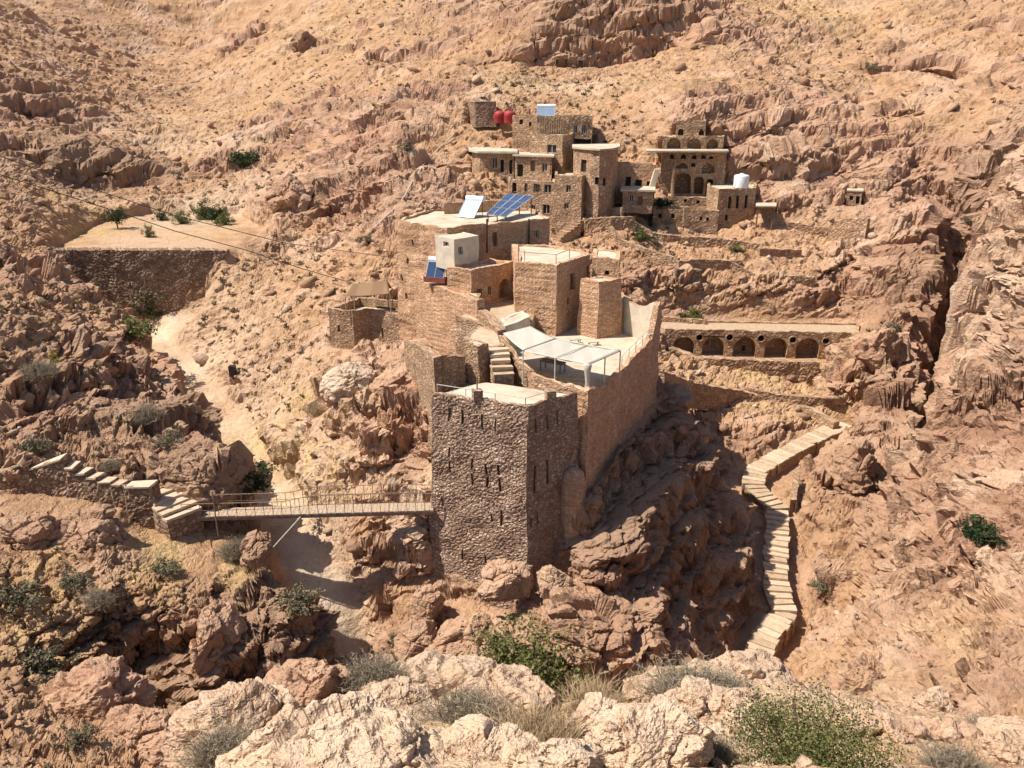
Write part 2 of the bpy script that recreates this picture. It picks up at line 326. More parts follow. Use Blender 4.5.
# --- the arcade
ZA = vz(760,331,90.0)
PAR = ext([pY(657,91.0,ZA), pY(858,89.2,ZA)], 4.2)
arc = []
for cx in (683, 713.4, 744.7, 776, 807.8): arc.append((0, cx-11.2, 336.6+ (cx-683)*.012, cx+11.2, 357.5+(cx-683)*.02, 'arch', 1.0, 1.9))
for cx, cy in ((699.4,337.6),(729.7,337.4),(761,338.4),(793,340),(826,341),(842.5,343.4)): arc.append((0, cx-3.1, cy-3.2, cx+3.1, cy+3.2, 'hole', 1.0))
B('arcade_house', 'long stone arcade of five arches with round vents and a flat path on its roof', 'arcade', PAR, ZA, -31.5, 'VILL', res=0.17, para=0.22, roof='STEP', opens=arc, cut=ZA - 0.4, soft=3.5)
FLATS.append((ext([pY(659,91.0,ZA), pY(856,89.2,ZA)], 1.6), -29.4, 0.8, 'cut'))
FLATS.append((ext([pY(665,86.6,-29), pY(824,86.0,-29)], 4.0), -29.5, 1.0))
CRACKS.append(([(p_.x, p_.y, p_.z - d_) for p_, d_ in ((at(992,150,112), 7), (at(966,205,105), 10), (at(944,258,99), 12), (at(934,315,93), 12), (at(924,362,87), 12), (at(908,420,78), 10), (at(892,482,67.5), 6))], 2.3, 1.4, 'cut'))
CRACKS.append(([(p_.x, p_.y, p_.z + d_) for p_, d_ in ((at(905,250,104), 2.5), (at(896,305,95), 3.8), (at(880,360,86), 3.2), (at(868,425,75), 2.4), (at(860,465,69), 1.0))], 2.2, 4.0, 'fill'))
LEDGES = [([(538,64),(560,63),(600,63),(640,58),(668,50)], 2.6, 3.2),([(672,44),(700,30)], 2.0, 2.6),([(478,70),(505,64)], 1.5, 2.0),
 ([(58,192),(85,190),(115,192),(142,186)], 2.6, 3.2),([(20,118),(60,128),(95,138)], 1.6, 2.2),([(5,150),(35,158)], 1.8, 2.2),([(372,66),(405,64),(438,62)], 1.6, 2.2),([(325,62),(355,58)], 1.4, 2.0),([(230,52),(262,34)], 1.6, 2.2),
 ([(395,186),(420,178),(448,170),(466,172)], 1.6, 2.2),([(330,215),(352,205),(372,196)], 1.3, 2.0),([(780,186),(805,182),(836,178)], 2.4, 2.6),([(740,150),(770,145)], 2.0, 2.4),([(866,78),(895,76),(926,72)], 1.8, 2.2),([(950,74),(985,80),(1030,92)], 2.0, 2.4),
 ([(884,128),(912,118)], 1.6, 2.0),([(845,115),(862,100)], 1.5, 2.0),([(150,40),(180,48)], 1.6, 2.0),([(130,58),(160,66)], 1.5, 2.0),([(690,105),(716,92)], 1.6, 2.2),([(300,135),(330,122),(345,112)], 1.3, 2.0),([(985,28),(1030,34)], 2.4, 2.6)]
# dam terrace
ZD = vz(140,250,97.5)
FLATS.append(([pz(52,250,ZD), pz(228,250,ZD), pz(262,228,ZD), pz(236,214,ZD), pz(150,213,ZD), pz(100,222,ZD)], ZD - 0.25, 1.3, 'cut'))
FLATS.append(([pz(56,250,ZD), pz(226,250,ZD), pz(232,240,ZD), pz(80,240,ZD)], ZD - 0.25, 1.3))
FLATS.append(([pz(80,243,ZD), pz(236,243,ZD), pz(248,229,ZD), pz(228,216.5,ZD), pz(150,216,ZD), pz(104,225,ZD)], ZD - 0.25, 5.0))
FLATS.append(([pY(78,94.8,-25), pY(204,95.2,-25), pY(168,89,-25), pY(118,89,-25)], -25.8, 3.0, 'cut'))
GRASSY += [(300,430,66,5,1.0),(345,430,58,3.0,1.2),(285,460,61,3.5,1.0),(330,440,61,4,1.0),(180,545,43,3.2,.9),(140,552,42,2.5,.9),(225,552,44,2.5,.8),(60,600,38.5,3,.6),(90,235,110,5,1.0),(205,235,110,4,.9),(60,190,120,6,.8),(80,560,41,4,.5),(40,655,35,3,.6),
  (250,430,66,4,.7),(370,395,62,3,.7),(540,742,6.0,1.1,1.0),(480,735,6.6,1.2,.6),(700,705,8.6,1.4,.7),(905,680,31,3,.6),(820,385,84,5,.7),(760,372,85,5,.6),(700,372,85,4,.5),(800,40,200,16,.6),(880,120,130,9,.3),(330,20,240,25,.35),(250,120,190,18,.3),(520,90,150,12,.3),(640,80,155,10,.4)]

# --- ground graded for stairs, footbridge and walls
SP_ = [(757,657,47.9),(764,638,49.6),(774.5,623,51.0),(786,611,52.2),(780,600,53.2),(776.5,585,54.7),(775.5,557,57.4),(778,528,60.6),(777,507,63.0),(762,494,64.6),(753,482,66.4),(757,469,68.6),(782,453.5,71.6),(811,438.5,74.6),(844,423,77.6)]
def rise_line(sp):
    Q_ = [at(p, q, y) for p, q, y in sp]; z = np.maximum.accumulate(np.array([p.z for p in Q_])); return [Vector((p.x, p.y, float(zz))) for p, zz in zip(Q_, z)]
STAIR = rise_line(SP_)
CARVES.append(([tuple(at(*q_)) for q_ in ((146,336,91.5),(163,352,86.5),(182,374,80.5),(206,398,75),(222,428,69.5),(238,460,64.5),(258,492,59.5),(281,530,52.6),(302,562,48.9),(320,592,47.2),(336,624,45.8),(346,655,44.8))], 1.1, 2.4))
CARVES.append(([(p.x, p.y, p.z - 0.45) for p in STAIR], 1.0, 2.2))
CARVES.append(([(p.x * .99, p.y - 1.2, p.z - 1.3) for p in STAIR[7:]], 0.8, 2.5, 'cut'))
CARVES.append(([(p.x + 1.6, p.y - .3, p.z - 1.6) for p in STAIR[:8]], 0.6, 2.0, 'cut'))
ZBR = -26.15
BL_ = atz(183, 518, ZBR); BR_ = atz(433.5, 511, ZBR)
CARVES.append(([(BL_.x - .6, BL_.y - .2, ZBR - .7), (BL_.x + 3.5, BL_.y - .4, ZBR - 2.0), (BL_.x + 6.0, BL_.y, ZBR - 3.4)], 1.5, 2.2, 'cut'))
SW_ = [(-40,484,47.5),(0,472,47.2),(26,463.5,47.0),(27,471,47.0),(62,459,46.8),(64,468.5,46.8),(73,468.5,46.7),(74,474.5,46.7),(86,474.5,46.6),(87,479,46.6),(97,479,46.5),(98,483.5,46.4),(110,483.5,46.3),(111,486,46.2),(122,486,46.1),(123,488,46.0),(152,488,45.8)]
CARVES.append(([(at(x_, y_, Y_).x, Y_ - 1.0, at(x_, y_, Y_ - 1.0).z) for x_, y_, Y_ in ((-40,512,47.0),(30,503,46.8),(100,513,46.2),(150,527,45.4),(188,545,44.0))], 0.9, 2.0, 'cut'))
CARVES.append(([(at(424,592,46.2).x, 45.2, -32.6), (at(519,606,43.4).x, 43.0, -32.6), (at(545,575,44.0).x + .3, 44.2, -30.6)], 1.5, 1.6, 'cut'))
CARVES.append(([(p.x, p.y - .6, p.z - .5) for p in (at(557,238,103.5), at(566,230,104.5), at(575,223,105.5), at(583,216,106.5))], 1.3, 1.5, 'cut'))
# ------------------------------------------------------------------ the terrain: surveyed points, then weathering
# (px, py, Y[, rock 0..1, tone -1 pale .. 1 dark, also used to deepen shaded cliffs]) ; world points as ('w', x, y, z[, rock, tone])
PTS = [
 # foreground ledge
 (215,766,5.4,.3,-.5),(260,768,4.6,.3,-.6),(350,768,4.2,.3,-.7),(450,768,4.3,.3,-.6),(560,768,4.3,.3,-.4),(680,768,4.3,.3,-.4),(800,768,4.6,.2,-.3),(900,768,5.2,.2,-.2),(1000,768,6.5,.2,-.2),(1100,775,7,.2,0),
 (275,725,7.2,.3,-.4),(310,712,9,.3,-.3),(385,700,9.2,.3,-.5),(470,695,9.4,.3,-.5),(560,705,9.0,.3,-.3),(640,693,9.8,.3,-.4),(740,672,10.8,.3,-.4),(800,692,11,.3,-.3),(850,708,12,.2,-.2),(900,724,13.4,.2,-.1),(960,730,13.6,.2,-.1),(1020,742,12.5,.2,0),
 (560,735,6.4,.3,-.3),(720,720,7.4,.3,-.4),(870,745,7.6,.2,-.2),
 ('w',0,0.4,-1.7),('w',-3,0.3,-1.8),('w',3,0.3,-1.8),('w',-8,-1,-2),('w',8,-1,-2),
 ('w',-6.5,6,-10,.4,.2),('w',-9,9,-16,.5,.3),('w',-12,3,-12),('w',-18,8,-19),('w',-26,8,-19),('w',-16,16,-25,.5,.3),('w',-10,16,-24,.5,.3),
 ('w',-4,12.5,-13,.4,.2),('w',3,14,-14,.4,.2),('w',9,16,-16.5,.4,.2),('w',14,16,-15.5,.4,.2),('w',-3,19,-24,.5,.3),('w',5,21,-25,.5,.3),('w',12,22,-23,.5,.3),('w',-6,26,-34),('w',0,28,-36),('w',6,29,-36.5),('w',13,31,-35),('w',18,27,-26),
 ('w',0,35,-37),('w',8,37,-37.2),('w',16,41,-38.2),('w',-7,36,-36.5),
 # foot of the crag
 (430,655,43,.9,.1),(500,660,41.2,.9,.1),(560,662,40.3,.9,.1),(640,675,40,.9,.2),(450,632,43.2,.7,0),(520,616,43.2,.7,.1),(560,622,42.6,.9,.1),(648,642,41.3,.9,.2),(540,548,44.6,.9,.3),(585,548,44.4,.9,.3),
 (600,560,44.4,1,.4),(640,560,46.5,1,.7),(600,520,46,1,.6),(690,560,50,1,.75),(732,550,56,1,.6),(745,632,51.5,.6,.2),(690,620,46.5,1,.7),(650,428,57,1,.4),(668,400,63,1,.3),(705,468,58.5,1,.5),(680,510,51,1,.7),(700,655,44.5,.8,.6),  # high tones paint the crag's shaded right flank deeper
 # ravine to the left of it
 (345,652,45.2,.3,-.6),(335,610,47,.3,-.8),(300,560,49.6,.3,-.8),(275,520,53.4,.3,-.6),(258,490,58,.3,-.6),(312,580,48.5,.2,-.9),(326,608,47.2,.2,-.9),(352,610,46.8,.35,-.4),(374,575,48.4,.4,-.2),(180,370,82,.3,-.7),(150,340,92,.2,-.8),(140,318,96,.3,-.2),(224,430,69,.4,-.4),(238,460,64.5,.4,-.4),
 # left bank
 (30,775,25,.5,.2),(100,742,28,.5,.1),(140,737,29,.5,0),(60,700,31,.6,.3),(190,742,31.5,.7,.4),(225,735,33.5,.8,.5),(50,640,36,.5,.2),(50,590,39,.5,.2),(150,602,39,.6,.2),(110,596,39,.6,.2),(20,540,42,.5,.3),(100,556,41,.5,.3),(190,538,44.6,.2,-.1),(225,553,45.2,.3,0),(160,574,42,.3,0),
 (262,552,46,.8,.5),(300,592,43.6,.9,.6),(330,640,42,.9,.6),(336,668,40.3,.9,.6),(216,640,37.8,.9,.3),(150,686,38.0,1,.6),(180,695,37.2,1,.6),(250,705,36.5,1,.6),(288,662,38.6,1,.6),(230,600,41,.8,.5),
 (0,490,46,.6,.4),(100,492,47,.5,.3),(10,455,48.5,.6,.4),(100,445,52,.6,.4),(180,452,51,.9,.3),(228,468,50,.9,.3),(195,505,47.8,.9,.4),(240,504,48.0,.9,.4),(255,470,52,.7,.2),
 (0,300,62,.7,.3),(0,400,53,.7,.4),(60,330,66,.7,.3),(100,380,62,.7,.4),(150,375,70,.7,.3),(200,412,61,.9,.7),(206,437,58,.9,.7),(30,262,86,.6,.1),(130,420,57,.7,.4),(165,345,82,.6,.1),(90,300,80,.7,.2),
 # dam terrace
 (60,252,97,.3,0),(130,250,99,.05,-.2),(200,250,98,.1,-.2),(150,232,112,.05,-.25),(150,216,129,.05,-.2),(220,222,122,.1,-.25),(90,232,112,.3,0),
 (0,200,105,.7,.1),(40,200,118,.7,.2),(100,153,142,1,.8),(100,190,139,.9,.8),(140,190,138,.9,.6),(65,158,140,1,.8),(60,186,136,.9,.7),(40,140,150,.7,.2),(0,150,135,.7,.2),(0,60,175,.5,.1),(0,0,215,.5,0),(30,90,165,.9,.4),  # dark tones on the steep patch add painted shade to its faces
 (100,0,285,.4,0),(100,60,235,.5,.1),(130,120,195,.4,0),(150,160,160,.3,-.3),(200,205,137,.3,-.2),(220,30,300,.4,0),(200,100,225,.4,0),(150,50,262,.5,.2),
 # hillside behind
 (300,0,275,.4,0),(300,100,190,.5,.1),(300,150,155,.6,.1),(260,205,130,.4,-.1),(290,195,121,.9,.1),(300,230,112,.8,0),(330,262,104,.2,-.3),(250,258,107,.3,-.2),(200,280,99,.4,-.1),(200,330,88,.4,-.2),(260,330,84,.4,-.3),(230,390,73,.4,-.3),(300,330,80,.3,-.1),(300,400,68,.4,-.2),
 (280,450,62,.4,-.3),(340,395,63,.8,-.1),(385,425,56,.9,.1),(350,470,55,.3,-.3),(420,494,49,.2,-.3),(380,480,52.5,.4,-.2),(380,540,49.6,.5,-.1),(400,600,46,.5,0),(340,545,49.8,.4,-.2),(430,580,46,.6,-.1),(365,610,46.4,.4,-.2),
 (360,300,81,.3,-.2),(350,370,72,.8,0),(400,180,112,.9,.1),(400,100,152,.6,.1),(450,150,127,.8,0),(450,200,107,.9,.1),(400,0,255,.4,0),(512,0,235,.6,.1),(480,40,190,.9,.1),(512,75,165,.4,0),(370,230,104,.8,.1),(420,215,92,.8,.1),
 (600,5,178,1,.3),(560,15,176,1,.3),(660,5,177,1,.3),(600,62,172,.9,.3),(550,68,169,.8,.1),(660,55,172,.8,.1),(700,20,184,.9,.1),(640,92,151,.3,0),(600,120,136,.3,0),(640,150,127,.4,0),(700,60,165,.6,.1),  # tone raised on the cliff band in place of overhang shadow
 (480,112,133,.5,0),(480,150,124,.7,0),(500,200,110,.7,0),(560,238,106,.6,0),(610,232,105,.6,.1),(640,243,104,.4,0),(700,240,109,.3,0),(700,205,117,.6,0),(680,125,127,.6,0),(740,140,124,1,.1),(750,95,142,.6,0),(800,150,124,1,.1),(790,190,115,1,.2),
 (800,0,225,.5,0),(900,0,205,.5,0),(1000,0,190,.7,.1),(800,80,162,.5,0),(900,100,148,.4,0),(1000,100,130,.6,.1),(870,130,128,.8,.1),(900,70,165,.6,.1),(800,215,112,.4,0),(850,200,116,.8,0),(890,180,117,.9,.1),(830,242,107,.4,0),(700,280,97,.4,0),(780,290,95,.4,0),(870,270,101,.8,0),(650,300,93,.5,0),(620,265,99,.7,.2),
 (760,331,92,.2,-.1),(760,366,87,.2,-.1),(690,345,88,.3,0),(700,378,83.5,.2,-.1),(800,385,84,.2,-.1),(700,420,76,.5,0),(760,430,74,.4,0),(680,470,68,.5,0),(720,520,62,.5,0),(870,340,93,.9,.1),(870,395,84,.9,.2),(830,450,73,.4,0),(770,540,59,.3,0),(775,600,52.5,.3,0),(760,655,48.3,.4,.1),(830,560,56,.5,0),(870,500,64,.7,.1),(850,428,77,.5,0),(795,500,64,.4,0),
 # right ravine and right-hand slope
 (918,240,104,1,.2),(905,310,92,1,.3),(888,378,80,1,.3),(868,438,72,1,.2),(940,262,112,.8,.6),(940,320,101,.7,.6),(918,388,91,.7,.6),(896,458,77,.7,.5),(892,505,64,.7,.2),(985,185,112,1,.5),(962,232,108,1,.5),(955,205,104,1,.2),  # dark tones on the ravine floor paint in more of its shadow
 (972,262,84,.8,-.2),(960,290,80,.8,-.3),(905,405,66,.8,-.2),(1000,200,88,.8,-.2),(1020,172,92,.8,-.2),(1000,300,74,.9,-.3),(1000,400,60,.8,-.1),(950,400,62,.8,-.1),(950,500,52,.7,.1),(1000,500,47,.7,.1),(1000,600,37,.75,.1),(900,600,43,.7,0),(850,640,40,.65,0),(805,672,43,.6,0),(850,690,33,.65,0),(940,680,29,.75,.1),(1010,690,25.5,.75,.1),(900,550,49,.7,.1),
 (1180,100,115,.7,0),(1180,300,58,.8,0),(1180,500,38,.6,0),(1180,650,24,.5,0),(1180,0,170,.6,0),(1180,200,80,.8,0),
 (-160,300,58,.6,.2),(-160,150,125,.6,.1),(-160,480,42,.6,.3),(-160,640,31,.5,.2),(-160,760,22,.5,.2),(-160,0,210,.5,0),
 ('w',0,420,120,.5,0),('w',-180,420,125,.5,0),('w',180,400,140,.5,0),('w',-300,330,140,.5,0),('w',300,300,140,.5,0),('w',80,400,130,.5,0),('w',-90,430,110,.5,0),
]
def _prep(P):
    W = []; K = []
    for p in P:
        if p[0] == 'w': v = Vector(p[1:4]); e = p[4:]
        else: v = at(p[0], p[1], p[2]); e = p[3:]
        W.append(v); K.append((e + (0.5, 0.0))[:2] if len(e) < 2 else e[:2])
    return np.array([tuple(v) for v in W]), np.array(K)
CTRL, CATT = _prep(PTS)
def qxy(x, y):
    r = np.sqrt(x * x + y * y + 0.3); return np.stack([np.arctan2(x, y + 0.0), np.log(r)], -1), r
def kern(A, B, c=0.02):
    d2 = ((A[:, None, :] - B[None, :, :]) ** 2).sum(-1); return np.sqrt(d2 + c * c)
def fit():
    q, r = qxy(CTRL[:, 0], CTRL[:, 1])
    n = len(q); A = kern(q, q) - np.eye(n) * 0.004
    V = np.stack([CTRL[:, 2] / r, CATT[:, 0], CATT[:, 1]], -1)
    L = np.zeros((n + 3, n + 3)); L[:n, :n] = A; L[:n, n] = 1; L[:n, n+1:] = q; L[n, :n] = 1; L[n+1:, :n] = q.T
    b = np.zeros((n + 3, 3)); b[:n] = V
    return q, np.linalg.solve(L, b)
QC, WC = fit()
def base(x, y):
    x = np.asarray(x, float); y = np.asarray(y, float); sh = x.shape
    q, r = qxy(x.ravel(), y.ravel()); out = np.empty((len(q), 3))
    for k in range(0, len(q), 60000):
        s = q[k:k+60000]
        out[k:k+60000] = kern(s, QC) @ WC[:-3] + WC[-3] + s @ WC[-2:]
    out[:, 0] *= r
    return out[:, 0].reshape(sh), out[:, 1].reshape(sh), out[:, 2].reshape(sh)

def base_hit(px, py):
    d = ray(px, py).normalized(); t = np.exp(np.linspace(math.log(30), math.log(420), 500)); z = base(d.x * t, d.y * t)[0]
    k = np.nonzero(d.z * t < z)[0]; k = k[0] if len(k) else 400
    return Vector((d.x * t[k], d.y * t[k], z[k]))
for _l, _dz, _hw in LEDGES:
    CRACKS.append(([(v.x, v.y, v.z - _dz) for v in (base_hit(*q) for q in _l)], _hw * .8, 2.4, 'cut'))
NT, NR = TERR_RES
th = np.linspace(R(-46), R(46), NT)
_s = np.linspace(np.log(0.5), np.log(460), 4000); _rr = np.exp(_s)
_den = 0.55 + 1.0 * sst(3, 6, _rr) + 1.3 * np.exp(-((_s - np.log(47)) / 0.33) ** 2) + 1.45 * sst(58, 95, _rr) - .35 * sst(140, 190, _rr) - 1.1 * sst(260, 330, _rr)
_c = np.cumsum(_den); _c = (_c - _c[0]) / (_c[-1] - _c[0])
rr = np.exp(np.interp(np.linspace(0, 1, NR), _c, _s))
def flatten(poly, z, soft=2.0, only=None):
    """cut / fill a platform (polygon in plan) to height z"""
    global Z
    n = len(poly); d = np.full(X.shape, 1e9); ins = np.zeros(X.shape, bool)
    for k in range(n):
        ax, ay = poly[k]; bx, by = poly[(k + 1) % n]
        ex, ey = bx - ax, by - ay; t = np.clip(((X - ax) * ex + (Y - ay) * ey) / (ex * ex + ey * ey + 1e-9), 0, 1)
        d = np.minimum(d, np.hypot(X - ax - t * ex, Y - ay - t * ey))
        cond = ((ay > Y) != (by > Y)) & (X < (bx - ax) * (Y - ay) / (by - ay + 1e-12) + ax); ins ^= cond
    sd = np.where(ins, -d, d); m = 1 - sst(0, soft, sd)
    tgt = Z + (z - Z) * m
    if only == 'cut': tgt = np.minimum(Z, tgt)
    if only == 'fill': tgt = np.maximum(Z, tgt)
    Z = tgt
    return m
def carve(pts, half, soft, only=None):
    """grade the ground along a line of (x, y, z) points"""
    global Z
    bd = np.full(X.shape, 1e9); bz = np.zeros(X.shape)
    for (ax, ay, az), (bx, by, bz_) in zip(pts[:-1], pts[1:]):
        ex, ey = bx - ax, by - ay; t = np.clip(((X - ax) * ex + (Y - ay) * ey) / (ex * ex + ey * ey + 1e-9), 0, 1)
        d = np.hypot(X - ax - t * ex, Y - ay - t * ey); m = d < bd; bd = np.where(m, d, bd); bz = np.where(m, az + t * (bz_ - az), bz)
    m = 1 - sst(half, half + soft, bd); tgt = Z + (bz - Z) * m
    Z = np.minimum(Z, tgt) if only == 'cut' else (np.maximum(Z, tgt) if only == 'fill' else tgt)
    return m * (.75 if only == 'cut' else 1.0)
def weather(TH_, RR_):
    global X, Y, Z, RR, TH, ROCK, TONE, CALM, mask, chunk, hump, N0, near, SMO
    TH, RR = TH_, RR_
    X = RR * np.sin(TH); Y = RR * np.cos(TH)
    # domain-warp so ledges are irregular
    wx = fbm(X * .11, Y * .11, X * 0 + 3.1, 3, 40) ; wy = fbm(X * .11, Y * .11, X * 0 + 9.7, 3, 45)
    wa = np.clip((RR - 12) * 0.05, 0, 1.0) * np.minimum(1.0, RR / 40)
    Z, ROCK, TONE = base(X + wx * wa * 1.6, Y + wy * wa * 1.6)

    for _k_ in CRACKS: carve(*_k_)
    CALM = np.zeros(X.shape)
    for _f_ in FLATS: CALM = np.maximum(CALM, flatten(*_f_))
    for _f_ in CARVES: CALM = np.maximum(CALM, carve(*_f_))

    zx = np.gradient(Z, axis=1) / (np.gradient(X, axis=1) + 1e-9)
    # weathering in 3-D
    Pz = Z
    lim = np.clip(RR / 45.0, 0.10, 1.0)                   # near things carry smaller relief
    def normals(X, Y, Z):
        ax = np.gradient(X, axis=1); ay = np.gradient(Y, axis=1); az = np.gradient(Z, axis=1)
        bx = np.gradient(X, axis=0); by = np.gradient(Y, axis=0); bz = np.gradient(Z, axis=0)
        n = np.stack([ay * bz - az * by, az * bx - ax * bz, ax * by - ay * bx], -1)
        n *= np.sign(n[..., 2:3] + 1e-12); return n / (np.linalg.norm(n, axis=-1, keepdims=True) + 1e-12)
    N0 = normals(X, Y, Z); slope = 1 - N0[..., 2]
    SMO = np.zeros(X.shape)
    for (gx, gy, gY, gr_, ga) in SMOOTH:
        gp = at(gx, gy, gY); SMO = np.maximum(SMO, ga * np.exp(-(((X - gp.x) ** 2 + (Y - gp.y) ** 2) / gr_ ** 2) ** 2))
    # outcrop mask: steep ground, painted rockiness, and patchy noise
    far = sst(70, 150, RR); near = 1 - sst(7, 16, RR)
    patch = fbm(X * .035, Y * .035, Z * .05, 4, 3) + 0.6 * fbm(X * .13, Y * .13, Z * .2, 3, 8)
    mask = sst(-0.10, 0.26, patch + (ROCK - 0.52) * 1.05 + (slope - 0.28) * 0.9)
    mask *= 1 - CALM
    # bedding planes dip to the right and away; blocks are long along the beds
    bx_, by_, bz_ = X * .88 + Z * .30, Y * .95 + Z * .18, Z * 1.0 - X * .28 - Y * .10
    dw = fbm(X * .22, Y * .22, Z * .22, 4, 60)
    k1 = 1 / 5.2
    f1, f2, c1 = vor((bx_ * .62 + dw * 2.2) * k1, (by_ * .9 - dw * 1.6) * k1, (bz_ + dw) * k1 * 1.9, 21)
    fc1 = VF[0]; blk1 = (c1 - 0.5) * 1.0 + fc1 * 2.6 + 0.45 * sst(0.0, 0.14, f2 - f1) - 0.35
    k2 = 1 / 1.6
    g1, g2, c2 = vor((bx_ * .75 + dw * 1.2) * k2, (by_ - dw * .8) * k2, bz_ * k2 * 1.8, 22)
    fc2 = VF[0]; blk2 = (c2 - 0.5) * 1.0 + fc2 * 2.4 + 0.45 * sst(0.0, 0.14, g2 - g1) - 0.35
    k3 = 1 / 0.58
    e1, e2, c3 = vor(X * k3, Y * k3, Z * k3, 23)
    fc3 = VF[0]; blk3 = (c3 - 0.5) + fc3 * 1.6 + 0.4 * sst(0.0, 0.16, e2 - e1) - 0.3
    h1_, h2_, c4 = vor(X * 4.2 + dw * 2, Y * 4.2, Z * 5.5, 27); blk4 = (c4 - .5) + VF[0] * 1.5
    hump = fbm(X * .07, Y * .07, Z * .07, 4, 70)
    rid = fbm(X * .17, Y * .17, Z * .28, 3, 75, 0.55, True)
    small = fbm(X * .8, Y * .8, Z * .8, 4, 80, 0.65)
    tiny = fbm(X * 3.1, Y * 3.1, Z * 3.1, 3, 85, 0.6)
    swell = fbm(X * .30, Y * .30, Z * .30, 4, 72, .6)
    # loose blocks on the open ground, bedded in
    q1, q2, qc = vor(X * .80 + dw * .4, Y * .80, Z * .80, 31)
    fq = VF[0]; st = np.where(qc > 0.55, np.clip(0.44 - q1 * (1.0 + .9 * small) + fq * .7, 0, .34) * 2.0, 0)
    w1, w2, wc = vor(X * .27 + dw * .5, Y * .27 + swell * .3, Z * .36, 33)
    fw = VF[0]; st2 = np.where(wc > 0.80, np.clip(0.40 - w1 * (1.0 + 1.2 * swell) + fw * .9, 0, .26) * 4.0, 0)
    ev = np.sqrt(np.gradient(X, axis=0) ** 2 + np.gradient(Y, axis=0) ** 2 + np.gradient(Z, axis=0) ** 2)
    keep = lambda wl: (1 - sst(.32 * wl, .95 * wl, ev)) * (1 - SMO)
    blk2 = blk2 * keep(1.5); blk3 = blk3 * keep(.62); blk4 = blk4 * keep(.28); tiny = tiny * keep(.32); small = small * (.12 + .88 * keep(.9)); rid = rid * (1 - .6 * SMO); blk1 = blk1 * (1 - .35 * SMO)
    qf = 1 - .6 * far
    ca, sa = .80, .60
    gul = fbm((X * ca + Y * sa) * .018 + dw * .05, (-X * sa + Y * ca) * .062, Z * .02, 4, 175, .5, True)
    D = (hump * 1.5 * (0.3 + 0.7 * far) + gul * 2.6 * far + rid * (0.55 + .35 * far) * mask + swell * .45 * (1 - .5 * mask)
         + mask * (blk1 * (1.0 - 0.4 * far) + (blk2 * 0.72 + blk3 * 0.24) * qf + blk4 * .09)
         + (1 - mask) * (blk2 * .26 * (0.5 + ROCK) + blk3 * 0.15 + blk4 * .06) * (1 - .45 * far) + small * 0.24 + tiny * 0.07
         + st * .50 * (1 - .6 * mask) + st2 * 0.40 * (1 - .7 * mask)) * lim
    v1, v2, vc = vor(X * 1.1 + small * .15, Y * 1.1, Z * 1.6, 37); vf_ = VF[0]
    D = D + near * (((vc - .5) * .06 + vf_ * .16) * keep(.8) + .12 * fbm(X * .6, Y * .6, Z * .6, 3, 101, .45) - .16)
    D = D * (1 - 0.93 * CALM)
    # ledges: the hard beds stand out as steps
    def terrace(z, step, sharp):
        t = z / step; f = np.floor(t); r = t - f
        return (f + sst(0.5 - sharp, 0.5 + sharp, r)) * step
    Zd = Z + N0[..., 2] * D; Xd = X + N0[..., 0] * D; Yd = Y + N0[..., 1] * D
    bed = Zd - Xd * 0.22 - Yd * 0.02 + fbm(X * .06, Y * .06, Z * .06, 4, 90) * 6.0 * np.minimum(1, RR / 60)
    ter = (terrace(bed, 3.4, 0.22) - bed) * 0.68 + (terrace(bed + 0.7, 1.15, 0.25) - bed - 0.7) * 0.3
    tm = sst(0.05, 0.8, mask) * sst(8, 25, RR) * (1 - CALM)
    ter2 = (terrace(bed + swell * 2, 2.0, 0.3) - bed - swell * 2) * 0.26
    Zd = Zd + ter * tm * (1 - .25 * far) + ter2 * (1 - tm) * sst(20, 40, RR) * (1 - CALM) * (.4 + .6 * ROCK)
    chunk = np.clip(0.5 * c1 + 0.35 * c2 + 0.15 * c3 + hump * .25, 0, 1)
    return Xd, Yd, Zd

# first pass on a coarse grid finds the cliffs; the rows of the final grid then crowd onto them
_thc = th[::3]; _rrc = rr[::2]; _T, _R = np.meshgrid(_thc, _rrc)
_xd, _yd, _zd = weather(_T, _R)
_dr = np.diff(_R, axis=0); _dz = np.diff(_zd, axis=0)
_w = np.sqrt(_dr ** 2 + (1.15 * _dz) ** 2) / _dr
_w = np.clip(_w, 1, 12)
def _blur(a, k, ax):
    ker = np.hanning(k + 2)[1:-1]; ker /= ker.sum(); return np.apply_along_axis(lambda v: np.convolve(np.pad(v, k // 2, 'edge'), ker, 'valid'), ax, a)
_w = _blur(_blur(_w, 11, 1), 3, 0)
_u = np.concatenate([np.zeros((1, _w.shape[1])), np.cumsum(_w * np.diff(np.linspace(0, 1, len(_rrc)))[:, None], axis=0)], 0)
_u /= _u[-1:]
_g = np.linspace(0, 1, NR); _lr = np.log(_rrc)
_RRf = np.stack([np.interp(_g, _u[:, k], _lr) for k in range(_u.shape[1])], 1)
_RRf = np.exp(np.stack([np.interp(th, _thc, _RRf[k]) for k in range(NR)], 0))
Xd, Yd, Zd = weather(np.broadcast_to(th[None, :], _RRf.shape).copy(), _RRf)
